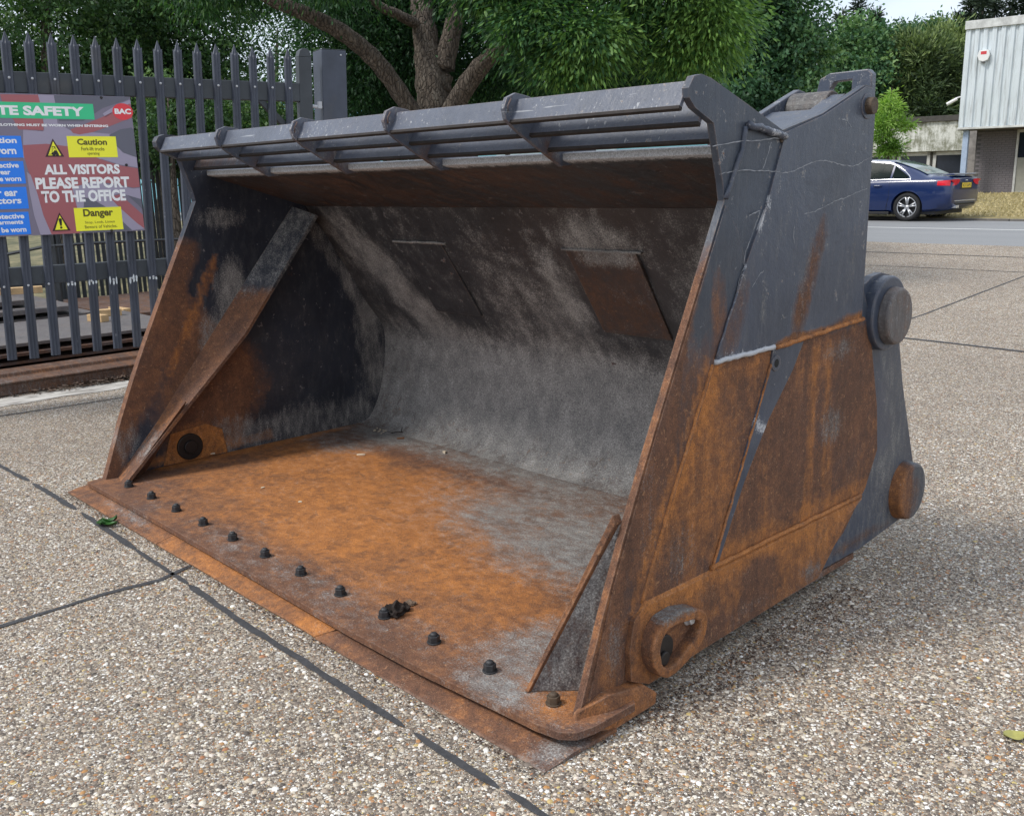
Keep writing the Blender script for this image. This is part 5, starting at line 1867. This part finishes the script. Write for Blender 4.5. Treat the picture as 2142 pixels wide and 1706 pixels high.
link('plate_recess', mesh('plate_recess', *boxm(CX - .02, CX + .006, CY + .56, CY + 1.28, CZ + .72, CZ + .90)), M_CBLK, car, .02)
lettering('K X 1 5   A P S'.replace(' ', ''), 0, .44, 0, .075, 0, M_CBLK, car, .01, 'plate_characters', Matrix(((0, 0, 1, CX + .0195), (1, 0, 0, CY + .70), (0, 1, 0, CZ + .777), (0, 0, 0, 1))))
link('boot_badge', mesh('boot_badge', *tubem([(CX + .008, CY + .91 + .05 * k, CZ + .93) for k in (-1, 0, 1)], .012, 8)), M_CHR, car)
for yy in (.36, .45):
    link('exhaust_tip', mesh('exhaust_tip', *tubem([(CX - .2, CY + yy, CZ + .335), (CX + .045, CY + yy, CZ + .335)], .035, 14)), M_CHR, car)
for d in (1.83, 2.82):
    link('door_handle', mesh('door_handle', *tubem([(CX - d, CY - .004, CZ + .83), (CX - d + .04, CY - .022, CZ + .832), (CX - d + .17, CY - .022, CZ + .835), (CX - d + .21, CY - .004, CZ + .835)], .013, 6)), M_CAR, car)
for d in (1.44, 2.31, 3.3):
    link('door_gap', mesh('door_gap', *tubem([(CX - d - .06 + .0, CY + .0, CZ + .26), (CX - d, CY - .002, CZ + .55), (CX - d, CY + .014, CZ + .90)], .004, 5)), M_CBLK, car)
link('sill', mesh('sill', *boxm(CX - 3.35, CX - 1.42, CY + .03, CY + .12, CZ + .16, CZ + .22)), M_CBLK, car, .01)


def wheel(x, y, outward):
    prof = [(.10, .0), (.19, .01), (.235, .0), (.245, -.012), (.315, -.018), (.330, .02), (.333, .10), (.330, .18), (.25, .20)]
    V, F = [], []
    n_ = 36
    for i in range(n_):
        a = 2 * math.pi * i / n_
        for (r, w) in prof[2:]:
            V.append((x + r * math.cos(a), y - outward * (-w), CZ + .333 + r * math.sin(a)))
    k = len(prof) - 2
    F = [(i * k + j, i * k + j + 1, ((i + 1) % n_) * k + j + 1, ((i + 1) % n_) * k + j) for i in range(n_) for j in range(k - 1)]
    w_ = link('wheel', mesh('wheel', V, F), M_TYRE, car, smooth=True)
    parts = [tubem([(x, y + outward * .012, CZ + .333), (x, y + outward * .03, CZ + .333)], .055, 16)]
    for s5 in range(5):
        for dv in (-.14, .14):
            a = 2 * math.pi * s5 / 5 + math.pi / 2 + dv
            a2 = 2 * math.pi * s5 / 5 + math.pi / 2 + dv * 1.1
            p0 = (x + .05 * math.cos(a), y + outward * .02, CZ + .333 + .05 * math.sin(a))
            p1 = (x + .222 * math.cos(a2), y + outward * .006, CZ + .333 + .222 * math.sin(a2))
            parts.append(tubem([p0, p1], [.016, .021], 6))
    rim = [(x + .228 * math.cos(a), y + outward * .006, CZ + .333 + .228 * math.sin(a)) for a in np.linspace(0, 2 * math.pi, 37)]
    parts.append(tubem(rim, .013, 6, False))
    sublink('rim', mesh('rim', *join(*parts)), M_RIM, w_, smooth=True)
    sublink('brake_disc', mesh('brake_disc', *tubem([(x, y + outward * .06, CZ + .333), (x, y + outward * .075, CZ + .333)], .235, 28)), M_CBLK, w_)


for x in WX:
    wheel(x, CY + .03, 1)
    wheel(x, CY + 1.79, -1)

# ------------------------------------------------------------------ trees


def leaf_mat(name, dark, mid, light, trans=.25, rough=.55):
    t = NT(name)
    f = t.attr('tint').outputs['Fac']
    n1 = t.noise(scale=1.2, detail=3)
    v = t.math('ADD', t.math('MULTIPLY', f, .75), t.math('MULTIPLY', n1, .25))
    c = t.ramp(v, [(.15, dark), (.5, mid), (.85, light)])
    t.put(t.b.inputs['Base Color'], c)
    t.b.inputs['Roughness'].default_value = rough
    t.b.inputs['Specular IOR Level'].default_value = .3
    tr = t.n.new('ShaderNodeBsdfTranslucent')
    t.l.new(t.mix(1, c, (1.0, 1.15, .5), 'MULTIPLY'), tr.inputs[0])
    ms = t.n.new('ShaderNodeMixShader')
    ms.inputs[0].default_value = trans
    t.l.new(t.b.outputs[0], ms.inputs[1])
    t.l.new(tr.outputs[0], ms.inputs[2])
    t.l.new(ms.outputs[0], t.n['Material Output'].inputs[0])
    return t.m


def crown(name, blobs, n_clump, per, L, Wd, sig, mat, parent, seed=1, droop=.3, shell=.55, star=False):
    """leaves gathered in clumps spread through soft ellipsoids; each leaf is a folded rhombus"""
    r = np.random.default_rng(seed)
    vol = np.array([b[3] if len(b) > 3 else (b[1][0] * b[1][1] * b[1][2]) ** .66 for b in blobs])
    idx = r.choice(len(blobs), n_clump, p=vol / vol.sum())
    cen = np.array([b[0] for b in blobs])[idx]
    rad_ = np.array([b[1] for b in blobs])[idx]
    tn = np.array([b[2] for b in blobs])[idx]
    d = r.normal(size=(n_clump, 3))
    d /= np.linalg.norm(d, axis=1)[:, None]
    q = shell + (1 - shell) * r.random(n_clump) ** .6
    inner = r.random(n_clump) < .3
    q[inner] = r.random(inner.sum())
    q *= 1 + .12 * r.normal(size=n_clump)
    C = cen + d * q[:, None] * rad_
    N = n_clump * per
    P = np.repeat(C, per, 0) + r.normal(size=(N, 3)) * np.array([1, 1, .75]) * np.repeat(sig * r.uniform(.6, 1.3, n_clump), per)[:, None]
    od = np.repeat(d, per, 0)
    if star:
        ax = P - np.repeat(C, per, 0)
        ax /= np.linalg.norm(ax, axis=1)[:, None] + 1e-6
        ax = ax + od * .5
    else:
        ax = r.normal(size=(N, 3)) + od * .6
    ax[:, 2] -= droop * 2
    ax /= np.linalg.norm(ax, axis=1)[:, None]
    b = np.cross(ax, r.normal(size=(N, 3)))
    b /= np.linalg.norm(b, axis=1)[:, None]
    nn = np.cross(ax, b)
    ln = (L * r.uniform(.65, 1.25, N))[:, None]
    wd = (Wd * r.uniform(.7, 1.2, N))[:, None]
    V = np.stack([P - ax * ln * .5, P + b * wd * .5 + nn * wd * .12, P + ax * ln * .5, P - b * wd * .5 + nn * wd * .12], 1)
    F = np.arange(N * 4).reshape(N, 4)
    me = fast_mesh(name, V, [F])
    ct = np.clip(np.repeat(tn + r.normal(size=n_clump) * .16, per) + r.normal(size=N) * .10, 0, 1).astype(np.float32)
    a = me.attributes.new('tint', 'FLOAT', 'POINT')
    a.data.foreach_set('value', np.repeat(ct, 4))
    return link(name, me, mat, parent)


t = NT('bark')
n_ = t.noise(t.map(t.obj, (9, 9, 2.5)), scale=1.6, detail=7, rough=.75)
n2_ = t.voro(t.map(t.obj, (10, 10, 3.5)), 2.2, 'DISTANCE_TO_EDGE').outputs[0]
c = t.ramp(n_, [(.32, (.045, .034, .026)), (.5, (.125, .098, .075)), (.66, (.215, .185, .15))])
c = t.mix(t.mr(n2_, .0, .10, .55, 0), c, (.03, .024, .018))
M_BARK = t.out(c, .9, 0, t.bump(t.math('ADD', n_, t.mr(n2_, 0, .15)), .8, .04))
L_ASH = leaf_mat('ash_leaf', (.012, .042, .018), (.040, .115, .034), (.17, .30, .065), .3)
L_OAK = leaf_mat('broad_leaf', (.018, .048, .019), (.056, .125, .040), (.19, .29, .10), .28)
L_OAK2 = leaf_mat('broad_leaf_dark', (.008, .026, .012), (.022, .058, .022), (.075, .14, .055), .2)
L_CON = leaf_mat('conifer_needles', (.014, .026, .018), (.034, .058, .034), (.08, .115, .055), .08)
L_OLI = leaf_mat('olive_conifer', (.032, .056, .028), (.100, .150, .058), (.28, .35, .125), .15)
L_SAP = leaf_mat('sapling_leaf', (.08, .17, .03), (.20, .36, .07), (.38, .54, .14), .4)
L_BLU = leaf_mat('mid_green_leaf', (.022, .060, .032), (.066, .155, .066), (.19, .30, .105), .25)


def limb(pts, rs):
    """smooth path through surveyed points"""
    P = [Vector(p) for p in pts]
    out, ro = [], []
    for i in range(len(P) - 1):
        p0, p1, p2, p3 = P[max(i - 1, 0)], P[i], P[i + 1], P[min(i + 2, len(P) - 1)]
        for k in range(6):
            t_ = k / 6
            out.append(.5 * ((2 * p1) + (p2 - p0) * t_ + (2 * p0 - 5 * p1 + 4 * p2 - p3) * t_ ** 2 + (3 * p1 - p0 - 3 * p2 + p3) * t_ ** 3))
            ro.append((rs[i] + (rs[i + 1] - rs[i]) * t_) * (1 + .05 * math.sin(i * 7 + k * 2.1)))
    out.append(P[-1])
    ro.append(rs[-1])
    return tubem(out, ro, 14, wob=.10)


def tv(u, v, d):
    return tuple(at(u, v, d))


# 1 big ash behind the bucket
base_ = at(905, 240, 14)
tree = thing('ash_tree', 'large many-stemmed tree with feathery leaves right behind the bucket', 'tree', (base_[0], base_[1], float(gz(base_[1]))))
bx_, by_ = base_[0], base_[1]
tr = join(limb([(bx_, by_, float(gz(by_)) - .1), (bx_, by_, 1.2), tv(908, 240, 14), tv(895, 120, 14), tv(880, 0, 14), tv(850, -260, 14.2)], [.46, .34, .27, .20, .16, .10]),
          limb([tv(915, 190, 14), tv(935, 110, 13.95), tv(960, 0, 13.8), tv(1000, -240, 13.5)], [.20, .15, .12, .07]),
          limb([(bx_, by_, 1.5), tv(900, 300, 13.9), tv(862, 235, 13.7), tv(805, 150, 13.4), tv(740, 85, 13.1), tv(660, 38, 12.8), tv(560, -5, 12.5), tv(430, -90, 12)], [.24, .17, .13, .125, .115, .10, .085, .04]),
          limb([(bx_, by_, 1.7), tv(925, 290, 13.9), tv(955, 215, 13.6), tv(1005, 140, 13.3), tv(1060, 95, 13.0), tv(1180, 20, 12.4), tv(1300, -60, 12)], [.24, .19, .15, .13, .10, .07, .04]),
          limb([tv(890, 60, 14), tv(830, 30, 13.6), tv(780, 0, 13.4), tv(700, -120, 13)], [.08, .07, .06, .04]))
link('trunk', mesh('trunk', *tr), M_BARK, tree, smooth=True)
RR = lambda s: (s, s, s * .75)
bl_ = [(tv(760, 150, 15.5), (1.3, 1.3, 1.0), .22), (tv(760, 10, 15), (1.2, 1.3, .9), .25), (tv(900, -60, 15.5), (2.0, 2.0, 1.1), .25), (tv(1100, 60, 15.5), (1.8, 1.6, 1.1), .22), (tv(820, 60, 16.5), (1.6, 1.6, 1.3), .2),
       (tv(440, -30, 13), (.8, .9, .45), .38), (tv(1000, 150, 16.5), (1.3, 1.3, .6), .2), (tv(1230, 150, 14.5), (1.5, 1.3, .55), .24), (tv(1350, 60, 14), (1.5, 1.4, .9), .26), (tv(1150, -80, 12), (1.6, 1.6, .7), .3),
       (tv(1130, 60, 11.2), (.55, .55, .38), .46), (tv(1230, 95, 11.0), (.50, .50, .34), .66), (tv(1190, 150, 11.3), (.40, .45, .18), .60), (tv(1340, 20, 11.2), (.55, .6, .34), .40), (tv(1480, 45, 11.0), (.50, .50, .42), .80), (tv(1440, 115, 11.3), (.50, .45, .26), .72),
       (tv(1400, -60, 11), (.9, .9, .4), .6), (tv(1050, -30, 11.5), (.8, .8, .35), .5), (tv(700, -60, 12), (.9, .9, .4), .4), (tv(900, -90, 12), (.8, .8, .3), .4), (tv(560, -50, 13), (.7, .7, .3), .4),
       (tv(790, 200, 16.5), (.9, .9, .5), .24), (tv(1330, 150, 16), (1.3, 1.2, .5), .26), (tv(860, 90, 14.8), (.9, .9, .9), .18)]  # inner shade and outer brightness of the crown are put into these tints
crown('crown', bl_, 5600, 30, .092, .030, .19, L_ASH, tree, 11, .38, .4, True)
# hanging outer sprays, bigger leaves, their lit look put into lighter tints
crown('crown_outer', [b for b in bl_ if b[2] > .45], 620, 30, .098, .028, .18, L_ASH, tree, 12, .35, .55, True)


def trunked(name, label, base, top, r0, blobs, nc, per, L, w, sig, mat, seed, droop=.2, group=None, shell=.5, cat='tree', star=False):
    o_ = thing(name, label, cat, base, group=group)
    b, t_ = Vector(base), Vector(top)
    link('trunk', mesh('trunk', *limb([b - Vector((0, 0, .3)), b + (t_ - b) * .3, b + (t_ - b) * .7, t_], [r0, r0 * .8, r0 * .5, r0 * .15])), M_BARK, o_, smooth=True)
    crown('crown', blobs, nc, per, L, w, sig, mat, o_, seed, droop, shell, star)
    return o_


def g(u, v, d):
    p = at(u, v, d)
    return (p[0], p[1], float(gz(p[1])))


# 2 trees behind the fence on the left
trunked('leafy_tree', 'dark leafy tree filling the upper left corner behind the gate', g(90, 300, 17), tv(90, -60, 17), .22,
        [(tv(60, 20, 17), (2.2, 2.2, 1.3), .45), (tv(-120, 160, 17), (1.8, 1.8, 1.6), .35), (tv(60, 150, 18.5), (1.6, 1.6, .8), .5), (tv(150, 210, 18), (1.6, 1.4, .6), .62), (tv(40, 290, 17), (1.4, 1.4, .7), .4), (tv(190, -60, 17), (1.8, 1.8, .8), .4)], 1500, 34, .085, .05, .17, L_OAK, 21)
trunked('leafy_tree', 'leafy tree behind the middle of the gate, left of the pale sky gap', g(330, 300, 19), tv(330, -40, 19), .25,
        [(tv(330, 40, 19), (1.9, 1.9, 1.5), .38), (tv(300, 160, 18.5), (1.2, 1.2, .8), .42), (tv(250, 100, 19.5), (1.0, 1.0, 1.2), .22), (tv(430, 180, 19), (1.3, 1.2, .9), .42), (tv(400, -30, 19), (1.5, 1.5, .8), .38), (tv(490, 160, 20), (.6, .7, .9), .28)], 1350, 34, .09, .052, .17, L_OAK, 22)
trunked('ivy_bush', 'tall pale-leaved ivy bush behind the gate rails', g(350, 320, 14), tv(350, 180, 14), .07,
        [(tv(350, 200, 14.5), (.55, .5, .35), .72), (tv(400, 260, 14.5), (1.0, .9, .45), .40), (tv(520, 270, 15), (1.2, 1.1, .55), .45), (tv(350, 300, 14.5), (.6, .6, .25), .32), (tv(585, 235, 16), (.35, .4, .3), .5), (tv(460, 330, 15), (1.2, 1.0, .4), .25)], 900, 26, .065, .048, .11, L_OAK, 23, cat='bush')
trunked('leafy_tree', 'sparse airy tree against the bright sky left of the gate post', g(560, 300, 30), tv(580, 60, 30), .14,
        [(tv(590, 120, 30), (1.5, 1.4, 2.2), .35), (tv(560, 30, 30), (1.8, 1.6, 1.2), .3), (tv(640, 30, 30), (.9, .9, .9), .35), (tv(600, 250, 30), (1.6, 1.6, .8), .6)], 300, 20, .12, .055, .30, L_OAK, 24)
trunked('ivy_bush', 'bushy undergrowth right of the trunk just above the bucket', g(1060, 300, 19), tv(1060, 180, 19), .08,
        [(tv(1050, 215, 19), (1.1, 1.0, .6), .62), (tv(1150, 240, 19), (1.4, 1.2, .5), .40), (tv(1010, 180, 19), (.6, .6, .5), .50), (tv(1330, 215, 20), (2.0, 1.6, .6), .28), (tv(960, 240, 20), (.7, .7, .7), .35)], 900, 28, .10, .07, .15, L_BLU, 25, cat='bush')
trunked('dark_shrub', 'dark shrub between the gate post and the trunk', g(810, 300, 22), tv(810, 200, 22), .08,
        [(tv(800, 235, 22), (.8, .8, .6), .25), (tv(840, 190, 22), (1.0, 1.0, .8), .2), (tv(860, 235, 21), (.9, .9, .7), .22), (tv(755, 150, 23), (1.0, 1.0, .9), .25)], 380, 26, .10, .06, .15, L_OAK2, 26, cat='bush')
# 3 mid right tree
trunked('leafy_tree', 'tall dark broadleaf tree right of the bucket tip', g(1620, 330, 27), tv(1620, 20, 27), .25,
        [(tv(1600, 70, 27), (1.7, 1.7, 1.4), .42), (tv(1550, 190, 27), (1.7, 1.6, 1.0), .28), (tv(1655, 200, 27), (1.05, 1.1, .9), .55), (tv(1668, 110, 27), (.75, .8, .8), .66), (tv(1570, -30, 27), (1.6, 1.7, 1.0), .48), (tv(1490, 190, 28), (1.2, 1.2, .8), .24), (tv(1630, 280, 27), (1.5, 1.5, .8), .3)], 1900, 34, .14, .085, .20, L_BLU, 31)
# 4 the far belt
for i, (u, v, d, h, w, sd_) in enumerate(((1760, 45, 62, 3.4, 1.3, 41), (1795, 18, 60, 4.2, 1.4, 42), (1830, 40, 61, 3.6, 1.3, 43), (2008, 45, 60, 3.2, 1.2, 44), (2032, 4, 60, 5, 1.5, 45), (2058, 2, 59, 5, 1.5, 46), (2082, 8, 60, 4.5, 1.5, 47), (2118, 3, 60, 5, 1.7, 48), (2150, 10, 60, 5, 1.7, 49))):
    tp = at(u, v, d)
    bs = []
    for k in range(9):
        zz = tp[2] - .1 - k * h * .30
        rw = w * (.14 + .19 * k) if k < 6 else w * 1.25
        bs.append(((tp[0], tp[1], zz), (rw, rw, h * .19), .30, .25 + rw))
    trunked('conifer', ('first', 'tallest', 'third')[i] + ' dark conifer tip above the mid-green trees, counted from the left' if i < 3 else
            ('small', 'pointed', 'tallest pointed', 'broad', 'bushy', 'edge')[i - 3] + ' dark conifer above the white building' + ('', ' near its left corner', '', ' right of the tallest', ' above the wall lamp', ' at the photo edge')[i - 3],
            (tp[0], tp[1], float(gz(tp[1]))), tuple(tp), .3, bs, 620, 26, .36, .10, .24, L_CON, sd_, -.05, 'conifers far behind', .3, star=True)
trunked('leafy_tree', 'mid-green rounded tree behind the lifting eye of the bucket', g(1790, 300, 46), tv(1790, 80, 46), .25,
        [(tv(1790, 110, 46), (1.5, 1.5, 1.6), .62), (tv(1800, 170, 46), (2.0, 2.0, 1.4), .50), (tv(1750, 230, 46), (2.2, 2.0, 1.5), .42)], 800, 28, .22, .14, .28, L_BLU, 51)
trunked('leafy_tree', 'dark green tree between the mid-green tree and the olive hedge', g(1860, 300, 50), tv(1860, 90, 50), .25,
        [(tv(1850, 120, 50), (1.9, 1.9, 1.5), .35), (tv(1880, 160, 50), (2.0, 2.0, 1.6), .22), (tv(1870, 230, 50), (2.2, 2.0, 2.0), .18), (tv(1930, 85, 52), (2.2, 2.0, 1.1), .48), (tv(1840, 200, 51), (2, 2, 2), .2)], 1100, 28, .24, .14, .30, L_BLU, 52)
trunked('olive_conifer', 'big olive green cypress behind the low annexe', g(1930, 290, 45.5), tv(1930, 110, 45.5), .3,
        [(tv(1925, 120, 45.5), (1.7, 1.6, 1.2), .62), (tv(1910, 180, 45.5), (1.6, 1.6, 1.4), .38), (tv(1925, 240, 45.5), (1.9, 1.8, 1.5), .32), (tv(1985, 110, 46), (1.2, 1.2, 1.4), .68), (tv(1985, 200, 46), (1.4, 1.3, 1.8), .40), (tv(1945, 150, 45.5), (1.8, 1.6, 1.3), .30), (tv(1880, 230, 46), (1.0, 1, 1.4), .36), (tv(1960, 265, 46), (2, 1.6, 1.0), .12)], 1700, 30, .34, .08, .28, L_OLI, 53, -.12, star=True)
sp_ = g(1855, 380, 33.5)
trunked('sapling', 'bright light green young tree in front of the low annexe', sp_, tv(1866, 182, 33.5), .05,
        [(tv(1866, 200, 33.5), (.18, .18, .28), .75), (tv(1860, 225, 33.5), (.42, .40, .30), .65), (tv(1850, 255, 33.5), (.50, .55, .36), .50), (tv(1845, 280, 33.5), (.55, .5, .25), .42), (tv(1895, 262, 33.5), (.35, .35, .22), .6), (tv(1860, 310, 33.5), (.5, .4, .35), .15, .25)], 210, 26, .17, .04, .12, L_SAP, 54, .1, star=True)
# long dark belt closing the view behind the fence and under the crowns
trunked('hedge', 'dark hedge closing the view behind the sheds, under the crowns', g(700, 320, 75), tv(700, 240, 75), .3,
        [(tv(u, 300 + (u % 3) * 6, 78), (5, 5, 3.4), .30 + .1 * ((u // 130) % 2)) for u in range(820, 1500, 100)], 900, 24, .5, .28, .6, L_OAK2, 61, cat='hedge')
hb = trunked('hedge', 'green hedge behind the rear palisade fence at the far left', g(-100, 340, 36), tv(-100, 260, 36), .2,
             [(tv(u, 275, 38 + (u % 5)), (2.6, 2.6, 2.0), .5 + .1 * ((u // 100) % 2)) for u in range(-200, 330, 85)], 1100, 26, .24, .15, .30, L_OAK, 62, cat='hedge')

# grass on the verge
N = 26000
gx2, gy2 = rng.uniform(-12, 8, N), 22.3 + 10.5 * rng.random(N) ** 1.2
h_ = rng.uniform(.02, .06, N)
ang = rng.uniform(0, 6.28, N)
zz = gz(gy2) + .08
w_ = .012
V = np.stack([np.stack([gx2 - w_ * np.cos(ang), gy2 - w_ * np.sin(ang), zz], 1), np.stack([gx2 + w_ * np.cos(ang), gy2 + w_ * np.sin(ang), zz], 1), np.stack([gx2 + rng.normal(0, .04, N), gy2 + rng.normal(0, .04, N), zz + h_], 1)], 1)
me = fast_mesh('verge_grass', V, [np.arange(N * 3).reshape(N, 3)])
a = me.attributes.new('tint', 'FLOAT', 'POINT')
a.data.foreach_set('value', np.repeat(np.clip(.5 + .2 * rng.normal(size=N), 0, 1), 3).astype(np.float32))
o = link('verge_grass', me, leaf_mat('dry_grass', (.22, .19, .08), (.46, .37, .18), (.66, .56, .32), .1))
o['kind'] = 'stuff'
o['label'] = 'parched yellow grass on the verge between kerb and building'
o['category'] = 'grass'
